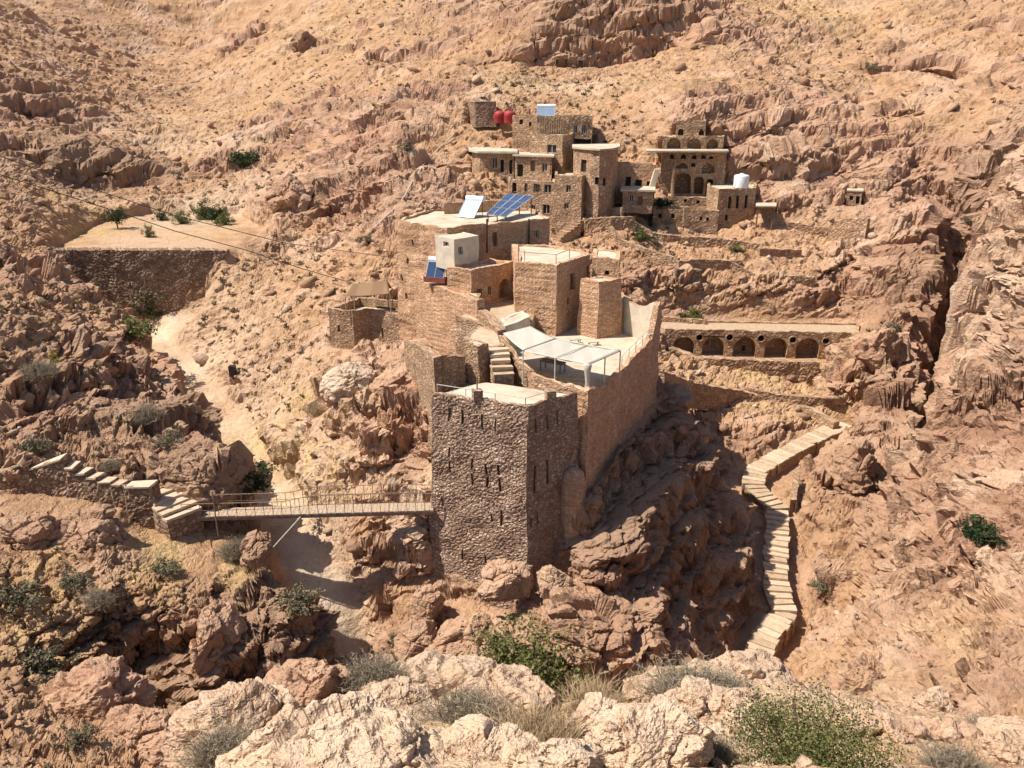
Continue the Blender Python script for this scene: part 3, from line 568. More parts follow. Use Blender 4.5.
# second weathering, along the true faces, so that cliffs are broken sideways too
def normals3(X, Y, Z):
    ax = np.gradient(X, axis=1); ay = np.gradient(Y, axis=1); az = np.gradient(Z, axis=1)
    bx = np.gradient(X, axis=0); by = np.gradient(Y, axis=0); bz = np.gradient(Z, axis=0)
    n = np.stack([ay * bz - az * by, az * bx - ax * bz, ax * by - ay * bx], -1)
    return n / (np.linalg.norm(n, axis=-1, keepdims=True) + 1e-12)
def _sm(a, n=2):
    for _ in range(n): a[1:-1] = (a[:-2] + 2 * a[1:-1] + a[2:]) / 4; a[:, 1:-1] = (a[:, :-2] + 2 * a[:, 1:-1] + a[:, 2:]) / 4
    return a
N1 = _sm(normals3(Xd, Yd, Zd), 3); N1 /= np.linalg.norm(N1, axis=-1, keepdims=True) + 1e-9
steep = sst(.25, .7, 1 - N1[..., 2]); far_ = sst(70, 150, RR); lim2 = np.clip(RR / 45.0, 0.08, 1.0) * (1 - CALM)
_dw = fbm(Xd * .5, Yd * .5, Zd * .5, 3, 160) * .8
_ev = np.sqrt(sum(np.gradient(a_, axis=0) ** 2 for a_ in (Xd, Yd, Zd)))
_kp = lambda wl: 1 - sst(.32 * wl, .95 * wl, _ev)
lim2 = lim2 * (1 - .75 * SMO)
a1, a2, ac = vor(Xd * .42 + _dw, Yd * .42, Zd * .95 - Xd * .12, 121); af = VF[0]
D2 = steep * (1 - near) * _kp(2.4) * ((ac - .5) * .5 + af * 1.1 + .25 * sst(0, .1, a2 - a1)) * (1 - .35 * far_)
a1, a2, ac = vor(Xd * 1.25, Yd * 1.25 + _dw, Zd * 2.1, 122); af = VF[0]
D2 = (D2 + (.35 + .65 * steep) * mask * (1 - .5 * far_) * _kp(.9) * ((ac - .5) * .26 + af * .55)) * lim2
D2 += lim2 * .16 * steep * fbm(Xd * 1.1, Yd * 1.1, Zd * 1.6, 3, 165, .5) * _kp(1.0)
Xd = Xd + N1[..., 0] * D2; Yd = Yd + N1[..., 1] * D2; Zd = Zd + N1[..., 2] * D2
XT, YT, ZT = Xd, Yd, Zd
PALEF = np.zeros(X.shape)
for (gx, gy, gY, gr_, ga) in PALE:
    gp = at(gx, gy, gY); PALEF = np.maximum(PALEF, ga * np.exp(-((X - gp.x) ** 2 + (Y - gp.y) ** 2) / gr_ ** 2))
TONE = TONE - .5 * PALEF + fbm(X * .05, Y * .05, Z * .05, 3, 95) * 0.35
GRASS = np.zeros(X.shape)
for (gx, gy, gY, gr_, ga) in GRASSY:
    gp = at(gx, gy, gY); GRASS = np.maximum(GRASS, ga * np.exp(-((X - gp.x) ** 2 + (Y - gp.y) ** 2) / gr_ ** 2))
GRASS = GRASS * (1 - 0.6 * mask) * sst(-.25, .2, fbm(X * .3, Y * .3, Z * .3, 3, 99) + .1)

def build_terrain():
    V = np.stack([XT, YT, ZT], -1).reshape(-1, 3).astype(np.float32)
    i = np.arange(NR - 1)[:, None] * NT + np.arange(NT - 1)[None, :]
    F = np.stack([i, i + 1, i + 1 + NT, i + NT], -1).reshape(-1, 4).astype(np.int32)
    me = bpy.data.meshes.new('hillside')
    me.vertices.add(len(V)); me.vertices.foreach_set('co', V.ravel())
    me.loops.add(F.size); me.loops.foreach_set('vertex_index', F.ravel())
    me.polygons.add(len(F)); me.polygons.foreach_set('loop_start', np.arange(0, F.size, 4, dtype=np.int32))
    me.polygons.foreach_set('use_smooth', np.zeros(len(F), bool))
    me.update(calc_edges=True)
    for nm, arr in (('rock', mask), ('tone', TONE), ('chunk', chunk), ('grass', GRASS)):
        a = me.attributes.new(nm, 'FLOAT', 'POINT'); a.data.foreach_set('value', arr.ravel().astype(np.float32))
    me.materials.append(M_TER)
    o = link(bpy.data.objects.new('hillside', me)); kind(o, 'structure')
    return o
TER = build_terrain()
# coarse copy of the surface for finding the ground
_st = 2
def _bvh():
    xs = XT[::_st, ::_st]; ys = YT[::_st, ::_st]; zs = ZT[::_st, ::_st]; a, b = xs.shape
    V = np.stack([xs, ys, zs], -1).reshape(-1, 3).tolist()
    i = np.arange(a - 1)[:, None] * b + np.arange(b - 1)[None, :]
    F = np.stack([i, i + 1, i + 1 + b, i + b], -1).reshape(-1, 4).tolist()
    return BVHTree.FromPolygons(V, F)
BVH = _bvh()
def ground(x, y):
    h = BVH.ray_cast(Vector((x, y, 300)), Vector((0, 0, -1)))
    return h[0].z if h[0] is not None else float(base(np.array([x]), np.array([y]))[0][0])
def seen(px, py):
    d = ray(px, py).normalized(); h = BVH.ray_cast(Vector((0, 0, 0)), d, 800)
    return h[0], h[1]
# ------------------------------------------------------------------ masonry kit
def stone_mat(name, dark, mid, light, mortar, rough=0.92, lay='rubble', size=0.34, rel=0.05):
    """stones laid out in the wall's own metres (attribute wuv), with joints, weathering and relief"""
    m, t, b = new_mat(name, rough)
    p = pos(t)
    w = nd(t, 'ShaderNodeAttribute'); w.attribute_name = 'wuv'
    n1 = nz(t, 0.55, 4, 0.65, p); n2 = nz(t, 6.0, 4, 0.7, p); n3 = nz(t, 26.0, 2, 0.7, p)
    nn = nd(t, 'ShaderNodeTexNoise'); nn.inputs['Scale'].default_value = 2.2; nn.inputs['Detail'].default_value = 3; t.links.new(p, nn.inputs['Vector'])
    wp = nd(t, 'ShaderNodeVectorMath', op='MULTIPLY_ADD'); t.links.new(nn.outputs['Color'], wp.inputs[0]); k = size * (.42 if lay == 'rubble' else .30); wp.inputs[1].default_value = (k, k * .7, 0); t.links.new(w.outputs['Vector'], wp.inputs[2])
    sc = nd(t, 'ShaderNodeVectorMath', op='MULTIPLY'); t.links.new(wp.outputs[0], sc.inputs[0])
    asp = 1.55 if lay == 'rubble' else 2.0
    sc.inputs[1].default_value = (1 / size, asp / size, 1)
    v = nd(t, 'ShaderNodeTexVoronoi'); v.inputs['Scale'].default_value = 1; v.inputs['Randomness'].default_value = .95 if lay == 'rubble' else .62; t.links.new(sc.outputs[0], v.inputs['Vector'])
    ve = nd(t, 'ShaderNodeTexVoronoi'); ve.feature = 'DISTANCE_TO_EDGE'; ve.inputs['Scale'].default_value = 1; ve.inputs['Randomness'].default_value = .95 if lay == 'rubble' else .62; t.links.new(sc.outputs[0], ve.inputs['Vector'])
    sp = nd(t, 'ShaderNodeSeparateColor'); t.links.new(v.outputs['Color'], sp.inputs[0])
    c = ramp(t, mathn(t, 'ADD', mathn(t, 'MULTIPLY', sp.outputs[0], 0.72), mathn(t, 'MULTIPLY', n2, 0.32)), [(0.12, dark), (0.5, mid), (0.92, light)])
    face = ramp(t, ve.outputs['Distance'], [(0.02, 0.0), (0.16, 1.0)])
    c = mixc(t, face, mortar, c)
    c = mixc(t, 0.6, c, ramp(t, n1, [(0.3, (0.70, 0.66, 0.62)), (0.65, (1.12, 1.12, 1.12))]), 'MULTIPLY')
    c = mixc(t, 0.35, c, ramp(t, n3, [(0.3, (0.6, 0.58, 0.56)), (0.55, (1.08, 1.08, 1.08))]), 'MULTIPLY')
    st = nz(t, 1.0, 4, 0.65, scaled(t, p, (2.4, 2.4, 0.22)))
    c = mixc(t, 0.38, c, ramp(t, st, [(0.35, (0.62, 0.56, 0.50)), (0.6, (1.0, 1.0, 1.0))]), 'MULTIPLY')
    t.links.new(c, b.inputs['Base Color'])
    hgt = mathn(t, 'ADD', mathn(t, 'MULTIPLY', face, 0.7), mathn(t, 'ADD', mathn(t, 'MULTIPLY', sp.outputs[1], 0.45), mathn(t, 'MULTIPLY', n2, 0.5)))
    bump(t, b, hgt, 1.0, rel)
    return m
M_TOWER = stone_mat('rubble_stone', (0.28, 0.175, 0.118), (0.43, 0.285, 0.195), (0.58, 0.43, 0.315), (0.27, 0.175, 0.12), .92, 'rubble', .25, .06)
M_PINK = stone_mat('orange_stone', (0.45, 0.245, 0.13), (0.60, 0.355, 0.205), (0.70, 0.485, 0.325), (0.46, 0.27, 0.155), .92, 'course', .25, .045)
M_BUFF = stone_mat('buff_stone', (0.32, 0.19, 0.11), (0.45, 0.285, 0.172), (0.57, 0.40, 0.262), (0.30, 0.19, 0.115), .92, 'rubble', .32, .055)
M_VILL = stone_mat('brown_stone', (0.33, 0.20, 0.115), (0.47, 0.30, 0.18), (0.60, 0.43, 0.28), (0.32, 0.195, 0.115), .92, 'rubble', .42, .06)
M_DAM = stone_mat('dry_stone', (0.20, 0.125, 0.085), (0.33, 0.215, 0.14), (0.48, 0.34, 0.23), (0.21, 0.135, 0.088), .92, 'rubble', .42, .08)
def screed_mat():
    m, t, b = new_mat('roof_screed', 0.9); p = pos(t)
    n = nz(t, 0.7, 5, 0.65, p); f = nz(t, 7, 4, 0.7, p)
    c = ramp(t, n, [(0.28, (0.34, 0.25, 0.165)), (0.43, (0.47, 0.375, 0.265)), (0.6, (0.54, 0.445, 0.33)), (0.78, (0.60, 0.515, 0.40))])
    c = mixc(t, 0.3, c, ramp(t, f, [(0.3, (0.75, 0.72, 0.68)), (0.6, (1.05, 1.05, 1.05))]), 'MULTIPLY')
    t.links.new(c, b.inputs['Base Color']); bump(t, b, f, 0.4, 0.03); return m
M_SCREED = screed_mat()
def step_mat():
    m, t, b = new_mat('worn_step_stone', .92); p = pos(t); oi = nd(t, 'ShaderNodeObjectInfo')
    n = mathn(t, 'ADD', mathn(t, 'MULTIPLY', nz(t, 2.2, 5, .65, p), .75), mathn(t, 'MULTIPLY', oi.outputs['Random'], .3))
    c = ramp(t, n, [(.3, (.34, .235, .145)), (.55, (.48, .35, .23)), (.8, (.58, .445, .31))]); t.links.new(c, b.inputs['Base Color']); bump(t, b, nz(t, 9, 4, .7, p), .6, .04); return m
M_STEP = step_mat()
M_PLASTER = flat_mat('cream_plaster', (0.56, 0.465, 0.345), 0.9, 0.10, 1.6)
M_CEMENT = flat_mat('grey_cement', (0.46, 0.40, 0.33), 0.9, 0.12, 1.5)
M_DARK = flat_mat('void_shade', (0.035, 0.026, 0.02), 0.9, 0.2)  # near-black colour standing in for the shade inside openings
M_WOOD = flat_mat('brown_wood', (0.20, 0.11, 0.06), 0.7, 0.2, 6)
M_WOODL = flat_mat('weathered_wood', (0.42, 0.30, 0.20), 0.8, 0.2, 6)
M_FRAME = flat_mat('pale_frame_paint', (0.52, 0.44, 0.35), 0.6, 0.1, 5)
M_IRON = flat_mat('dark_iron', (0.07, 0.055, 0.045), 0.55, 0.2, 8, 0.3)
M_PIPE = flat_mat('rusty_steel', (0.30, 0.20, 0.14), 0.6, 0.25, 6, 0.2)
M_RAIL = flat_mat('pale_railing_paint', (0.55, 0.47, 0.38), 0.6, 0.15, 6)
def simple(name, col, rough, metal=0.0, spec=0.5):
    m, t, b = new_mat(name, rough); b.inputs['Base Color'].default_value = (*col, 1); b.inputs['Metallic'].default_value = metal
    b.inputs['Specular IOR Level'].default_value = spec; return m
M_GLASS = simple('window_glass', (0.025, 0.025, 0.028), 0.25)

def worigin(o):
    v = Vector((0, 0, 0))
    while o is not None: v += o.location; o = o.parent
    return v
class Acc:
    def __init__(s): s.V = []; s.F = []; s.S = []; s.J = []; s.W = []; s.n = 0
    def add(s, V, F, S=None, J=None, W=None):
        V = np.asarray(V, float).reshape(-1, 3); k = len(V); o = s.n
        s.V.append(V); s.S.append(np.full(k, 0.5) if S is None else np.asarray(S).ravel())
        s.J.append(np.zeros(k) if J is None else np.asarray(J).ravel())
        s.W.append(np.stack([V[:, 0] + V[:, 1] * .6, V[:, 2], np.full(k, .3)], -1) if W is None else np.asarray(W).reshape(-1, 3))
        s.F += [tuple(int(i) + o for i in f) for f in F]; s.n += k
        return o
    def box(s, c, ax, ay, az):
        """centre and three half-axis vectors"""
        c, ax, ay, az = (np.array(tuple(v), float) for v in (c, ax, ay, az)); V = []
        for z in (-1, 1):
            for x, y in ((-1, -1), (1, -1), (1, 1), (-1, 1)): V.append(c + x * ax + y * ay + z * az)
        s.add(V, [(3, 2, 1, 0), (4, 5, 6, 7), (0, 1, 5, 4), (1, 2, 6, 5), (2, 3, 7, 6), (3, 0, 4, 7)])
    def bar(s, a, b, r=0.04, seg=6):
        a = Vector(a); b = Vector(b); d = (b - a)
        if d.length < 1e-6: return
        d.normalize(); u = d.orthogonal().normalized(); v = d.cross(u); V = []
        for q in (a, b):
            for k in range(seg):
                t = 2 * math.pi * k / seg; V.append(q + (u * math.cos(t) + v * math.sin(t)) * r)
        F = [(k, (k + 1) % seg, seg + (k + 1) % seg, seg + k) for k in range(seg)] + [tuple(range(seg))[::-1], tuple(range(seg, 2 * seg))]
        s.add(V, F)
    def path(s, pts, r=0.03, seg=6):
        for a, b in zip(pts[:-1], pts[1:]): s.bar(a, b, r, seg)
    def prism(s, poly, z0, z1, lean=0.0):
        n = len(poly); V = [(x, y, z0) for x, y in poly] + [(x, y, z1) for x, y in poly]
        F = [(k, (k + 1) % n, n + (k + 1) % n, n + k) for k in range(n)] + [tuple(range(n))[::-1], tuple(range(n, 2 * n))]
        s.add(V, F)
    def lathe(s, c, prof, seg=20, half=None):
        """prof: (radius, z) from the bottom up around the vertical at c"""
        V = []; a0, a1 = (0, 2 * math.pi) if half is None else half
        closed = half is None; m = seg if closed else seg + 1
        for r, z in prof:
            for k in range(m):
                t = a0 + (a1 - a0) * k / seg; V.append((c[0] + r * math.cos(t), c[1] + r * math.sin(t), c[2] + z))
        F = []
        for i in range(len(prof) - 1):
            for k in range(seg):
                k2 = (k + 1) % m; F.append((i * m + k, i * m + k2, (i + 1) * m + k2, (i + 1) * m + k))
        F.append(tuple(range((len(prof) - 1) * m, len(prof) * m)))
        s.add(V, F)
    def obj(s, name, mat, parent=None, smooth=False, wob=0.0):
        V = np.concatenate(s.V)
        if wob:
            x, y, z = V[:, 0] * .7, V[:, 1] * .7, V[:, 2] * .7
            V = V + np.stack([noise(x, y, z, 201), noise(x, y, z, 202), noise(x, y, z, 203)], -1) * wob
        if parent is not None: V = V - np.array(worigin(parent))
        o = mesh_obj(name, V, s.F, mat, parent, smooth)
        for nm, arr in (('stone', np.concatenate(s.S)), ('joint', np.concatenate(s.J))):
            a = o.data.attributes.new(nm, 'FLOAT', 'POINT'); a.data.foreach_set('value', arr.astype(np.float32))
        a = o.data.attributes.new('wuv', 'FLOAT_VECTOR', 'POINT'); a.data.foreach_set('vector', np.concatenate(s.W).ravel().astype(np.float32))
        return o
    def solo(s, name, mat, label, cat, group=None, smooth=False, wob=0.0):
        """a thing that is one mesh, with its origin at its base"""
        V = np.concatenate(s.V); c = np.array([(V[:, 0].min() + V[:, 0].max()) / 2, (V[:, 1].min() + V[:, 1].max()) / 2, V[:, 2].min()])
        s.V = [v - c for v in s.V]
        o = s.obj(name, mat, None, smooth, wob); o.location = c
        return tag(o, label, cat, group)

def courses(u, v, seed, w=0.36, h=0.19, wv=0.10):
    """coursed masonry: returns height 0..1, stone id, joint"""
    z0 = np.full(u.shape, seed * 3.7)
    v2 = v + noise(u * .25, v * .25, z0, 7) * h * 0.5 ; row = np.floor(v2 / h)
    off = _f(_h(row.astype(np.int64), np.zeros_like(row).astype(np.int64) + seed, np.zeros_like(row).astype(np.int64), 3))
    off2 = _f(_h(row.astype(np.int64), np.zeros_like(row).astype(np.int64) + seed, np.zeros_like(row).astype(np.int64), 9))
    u2 = u / (w * (0.7 + 0.7 * off2)) + off * 7 + noise(u * 1.1, row * 1.7, z0, 8) * 0.5; ci = np.floor(u2)
    cid = _f(_h(row.astype(np.int64), ci.astype(np.int64), np.zeros_like(row).astype(np.int64) + seed, 5))
    fu = np.minimum(u2 - ci, 1 - u2 + ci) * w; fv = np.minimum(v2 / h - row, 1 - v2 / h + row) * h
    e = np.minimum(fu, fv); hgt = sst(0.0, wv * 0.7, e)
    return hgt, cid, 1 - hgt
def rubble(u, v, seed, s=0.34):
    z0 = np.full(u.shape, seed * 1.37)
    f1, f2, cid = vor(u / s, v / (s * 0.62), z0, seed)
    hgt = sst(0.02, 0.30, f2 - f1); return hgt, cid, 1 - hgt
STYLE = {'rubble': (lambda u, v, s: rubble(u, v, s, 0.25), 0.05), 'course': (lambda u, v, s: courses(u, v, s), 0.035),
         'village': (lambda u, v, s: rubble(u, v, s, 0.40), 0.03), 'dry': (lambda u, v, s: rubble(u, v, s, 0.46), 0.06), 'plain': (None, 0.0)}

def facade(acc, b0, b1, t0, t1, zb, zt, holes=(), style='rubble', res=0.12, seed=1, flip=False):
    """b0,b1 / t0,t1: plan points of the foot and the head; zb: foot height; zt: head height or [(f, z)...].
    holes: (f0, f1, g0, g1, arch, depth). Returns the points of the head row."""
    b0, b1, t0, t1 = (np.array(p[:2], float) for p in (b0, b1, t0, t1))
    L = np.linalg.norm(t1 - t0)
    zf = (lambda f: np.full_like(f, zt)) if not isinstance(zt, (list, tuple)) else (lambda f: np.interp(f, [p[0] for p in zt], [p[1] for p in zt]))
    zbf = (lambda f: np.full_like(f, zb)) if not isinstance(zb, (list, tuple)) else (lambda f: np.interp(f, [p[0] for p in zb], [p[1] for p in zb]))
    H = float(zf(np.array([0.5]))[0] - zbf(np.array([.5]))[0])
    def lines(n, marks):
        a = list(np.linspace(0, 1, n + 1)); tol = 0.45 / n
        for m in marks: a = [x for x in a if abs(x - m) > tol or x in (0.0, 1.0)] + [m]
        return np.array(sorted(set(a)))
    fm, gm = [], []
    for h in holes: fm += [h[0], h[1]]; gm += [h[2], h[3]]
    fl = lines(max(1, int(math.ceil(L / res))), sorted(set(fm))); gl = lines(max(1, int(math.ceil(H / res))), sorted(set(gm)))
    Fg, Gg = np.meshgrid(fl, gl)
    def P(f, g):
        f = np.asarray(f, float); g = np.asarray(g, float)
        bx = b0[0] + f * (b1[0] - b0[0]); by = b0[1] + f * (b1[1] - b0[1]); tx = t0[0] + f * (t1[0] - t0[0]); ty = t0[1] + f * (t1[1] - t0[1])
        return np.stack([bx + g * (tx - bx), by + g * (ty - by), zbf(f) + g * (zf(f) - zbf(f))], -1)
    d = (t1 - t0) / (L + 1e-9); n = np.array([d[1], -d[0], 0.0]); 
    if flip: n = -n
    V = P(Fg, Gg); U = Fg * L; W = V[..., 2]
    fn, amp = STYLE[style]; S = np.full(U.shape, 0.5); J = np.zeros(U.shape)
    inh = np.zeros(U.shape, bool); bord = np.zeros(U.shape, bool)
    for h in holes:
        i = (Fg >= h[0] - 1e-9) & (Fg <= h[1] + 1e-9) & (Gg >= h[2] - 1e-9) & (Gg <= h[3] + 1e-9)
        bord |= i; inh |= (Fg > h[0] + 1e-9) & (Fg < h[1] - 1e-9) & (Gg > h[2] + 1e-9) & (Gg < h[3] - 1e-9)
    if fn is not None:
        hg, cid, J = fn(U + seed * 3.3, W, seed); S = cid
        ed = np.clip(np.minimum(U, L - U) / 0.10, 0, 1) * (~bord)
        V = V + n[None, None, :] * ((hg - 0.7 + (cid - 0.5) * 0.6) * amp * ed)[..., None]
        V[-1, :, 2] += noise(V[-1, :, 0] * 1.7, V[-1, :, 1] * 1.7, V[-1, :, 2] * 0, 77) * 0.10
    nr, nc = U.shape; F = []
    cf = (fl[:-1] + fl[1:]) / 2; cg = (gl[:-1] + gl[1:]) / 2
    skip = np.zeros((nr - 1, nc - 1), bool)
    for h in holes: skip |= ((cf[None, :] > h[0]) & (cf[None, :] < h[1]) & (cg[:, None] > h[2]) & (cg[:, None] < h[3]))
    for i in range(nr - 1):
        for j in range(nc - 1):
            if not skip[i, j]: F.append((i * nc + j, i * nc + j + 1, (i + 1) * nc + j + 1, (i + 1) * nc + j))
    if flip: F = [f[::-1] for f in F]
    acc.add(V, F, S, J, np.stack([U + seed * 3.3, W, np.full(U.shape, seed * .37)], -1))
    for h in holes:
        f0, f1, g0, g1, arch, dep = h; inn = -n * dep
        if not arch:
            q = [P(f0, g0), P(f1, g0), P(f1, g1), P(f0, g1)]; V2 = q + [p + inn for p in q]
            acc.add(V2, [(k, (k + 1) % 4, 4 + (k + 1) % 4, 4 + k) for k in range(4)])
        else:
            k_ = 10; rise = min((f1 - f0) * L / 2 * arch, (g1 - g0) * H * 0.9) / H; gs = g1 - rise
            fs = [f0 + (f1 - f0) * (0.5 - 0.5 * math.cos(math.pi * q / k_)) for q in range(k_ + 1)]
            ga = [gs + rise * math.sin(math.pi * q / k_) for q in range(k_ + 1)]
            A = [P(f, g) for f, g in zip(fs, ga)]; T = [P(f, g1) for f in fs]
            acc.add(A + T, [(q, q + 1, k_ + 2 + q, k_ + 1 + q) for q in range(k_)])
            ring = [P(f0, g0)] + A + [P(f1, g0)]; m = len(ring)
            acc.add(ring + [p + inn for p in ring], [(q, q + 1, m + q + 1, m + q) for q in range(m - 1)] + [(m - 1, 0, m, 2 * m - 1)])
    return V[-1]

def inset(poly, t):
    n = len(poly); out = []
    for k in range(n):
        a, b, c = (np.array(poly[(k + i) % n], float) for i in (-1, 0, 1))
        d1 = (b - a) / np.linalg.norm(b - a); d2 = (c - b) / np.linalg.norm(c - b)
        n1 = np.array([-d1[1], d1[0]]); n2 = np.array([-d2[1], d2[0]])
        bis = n1 + n2; bis = bis / max(0.35, (bis @ bis) / 2 if (bis @ bis) > 1e-6 else 1)
        out.append(tuple(b + bis * t))
    return out
def centroid(poly): return np.array(poly, float).mean(0)
def hole_from_px(b0, b1, t0, t1, zb, zt, px0, py0, px1, py1):
    """where a pixel rectangle falls on a wall, as fractions of it"""
    P0 = np.array([*b0[:2], zb]); E = np.array([*b1[:2], zb]) - P0; U = np.array([*t0[:2], zt]) - P0
    r = []
    for px, py in ((px0, (py0 + py1) / 2), (px1, (py0 + py1) / 2), ((px0 + px1) / 2, py0), ((px0 + px1) / 2, py1)):
        d = np.array(tuple(ray(px, py))); A = np.stack([E, U, -d], -1); s = np.linalg.solve(A, -P0); r.append(s)
    f0, f1 = sorted((r[0][0], r[1][0])); g0, g1 = sorted((r[2][1], r[3][1]))
    return max(0.012, f0), min(0.988, f1), max(0.012, g0), min(0.985, g1)

def opening_part(root, h, b0, b1, t0, t1, zb, zt, style, label=None):
    """what fills an opening: window with frame and pane, door leaf, slit, or arch back"""
    f0, f1, g0, g1, arch, dep = h
    B0 = np.array([*b0[:2], zb], float); B1 = np.array([*b1[:2], zb], float); T0 = np.array([*t0[:2], zt], float); T1 = np.array([*t1[:2], zt], float)
    P = lambda f, g: (B0 + f * (B1 - B0)) * (1 - g) + (T0 + f * (T1 - T0)) * g
    du = P(f1, g0) - P(f0, g0); dv = P(f0, g1) - P(f0, g0); w = np.linalg.norm(du); hh = np.linalg.norm(dv); eu = du / w; ev = dv / hh
    n = np.cross(eu, ev); c = P((f0 + f1) / 2, (g0 + g1) / 2)
    if style == 'window':
        a = Acc(); th = min(0.07, w * 0.12); cc = c - n * dep * 0.55
        for s in (-1, 1):
            a.box(cc + eu * s * (w / 2 - th / 2), eu * th / 2, ev * hh / 2, n * 0.035)
            a.box(cc + ev * s * (hh / 2 - th / 2), eu * (w / 2 - th), ev * th / 2, n * 0.035)
        a.box(cc, eu * th / 2, ev * (hh / 2 - th), n * 0.03)
        wd = a.obj('window', M_FRAME, root)
        a = Acc(); a.box(c - n * (dep - 0.03), eu * w * .5, ev * hh * .5, n * 0.02); a.obj('pane', M_GLASS, wd)
        return wd
    if style == 'door':
        a = Acc(); a.box(c - n * (dep - 0.05), eu * w * .5, ev * hh * .5, n * 0.03)
        k = max(2, int(w / 0.22))
        for q in range(k): a.box(c - n * (dep - 0.09) + eu * w * ((q + .5) / k - .5), eu * w * .42 / k, ev * hh * .48, n * 0.012)
        dr = a.obj('door', M_WOOD, root)
        a = Acc(); a.box(c - n * (dep - 0.14) + eu * w * .36 - ev * hh * .05, eu * .02, ev * .07, n * .03); a.obj('handle', M_IRON, dr)
        return dr
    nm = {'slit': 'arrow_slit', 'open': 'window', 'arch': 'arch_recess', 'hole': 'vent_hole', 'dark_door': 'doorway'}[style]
    mt = M_DARK if style != 'arch' else M_VILL  # voids get a near-black panel in place of real inner shade
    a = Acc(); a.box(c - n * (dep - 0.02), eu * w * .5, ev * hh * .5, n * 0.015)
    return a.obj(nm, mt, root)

SEED = [3]
def building(name, label, cat, plan, z, base, mat, style='village', group=None, para=0.35, thick=0.35, roof=None, opens=(), batter=0.0,
             res=0.14, slab=None, skip=(), wob=0.10, profile=None, wallname='wall', pxmap=None):
    """plan: corners anticlockwise seen from above. opens: (face, px0, py0, px1, py1, style[, arch[, depth]])"""
    SEED[0] += 1; sd = SEED[0]
    c = centroid(plan); root = empty(name, (c[0], c[1], base), label, cat, group)
    n = len(plan); H = z - base
    ctr = c; foot = []
    off = inset(plan, -batter * H) if batter else plan
    foot = off
    acc = Acc(); inn = inset(plan, thick); ra = Acc(); inner = Acc()
    for k in range(n):
        if k in skip: continue
        b0, b1, t0, t1 = foot[k], foot[(k + 1) % n], plan[k], plan[(k + 1) % n]
        zt = profile.get(k, z) if profile else z
        hs = []
        for o in opens:
            if o[0] != k: continue
            arch = o[6] if len(o) > 6 else 0; dep = o[7] if len(o) > 7 else (0.35 if o[5] != 'arch' else 0.9)
            fr = hole_from_px(b0, b1, t0, t1, base, z, *o[1:5])
            if fr[1] - fr[0] < 0.004 or fr[3] - fr[2] < 0.004: continue
            h = (*fr, arch, dep); hs.append(h)
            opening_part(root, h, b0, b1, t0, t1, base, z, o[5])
        row = facade(acc, b0, b1, t0, t1, base, zt, hs, style, res, sd * 7 + k)
        if slab is None:
            m = len(row); f = np.linspace(0, 1, m); L = np.array(t1) - np.array(t0)
            f = ((row[:, :2] - np.array(t0)) @ L) / (L @ L)
            i0, i1 = np.array(inn[k]), np.array(inn[(k + 1) % n])
            I = np.concatenate([i0 + f[:, None] * (i1 - i0), row[:, 2:3] - 0.01], -1)
            D = I.copy(); D[:, 2] = z - para - 0.05
            acc.add(np.concatenate([row, I]), [(q, q + 1, m + q + 1, m + q) for q in range(m - 1)])
            lin = inner if profile else acc
            lin.add(np.concatenate([I, D]), [(q, q + 1, m + q + 1, m + q) for q in range(m - 1)])
    acc.obj(wallname, mat, root, False, wob)
    if inner.n: inner.obj('parapet_lining', M_PLASTER, root, False, wob)
    if slab is not None:
        ov, tk = slab; ra.prism(inset(plan, -ov), z - 0.002, z + tk); ra.obj('roof_slab', roof or M_SCREED, root, False, wob * .6)
    else:
        i2 = inset(plan, thick - 0.03); bmf = bmesh.new()
        vs = [bmf.verts.new((x, y, z - para)) for x, y in i2]; bmf.faces.new(vs); bmesh.ops.triangulate(bmf, faces=bmf.faces[:])
        bmesh.ops.subdivide_edges(bmf, edges=bmf.edges[:], cuts=3, use_grid_fill=True)
        o_ = worigin(root)
        for v in bmf.verts: v.co = v.co - o_ + Vector((0, 0, 0.04 * math.sin(v.co.x * 2.1 + v.co.y * 1.3)))
        bm_obj('roof', bmf, roof or M_SCREED, root)
    return root

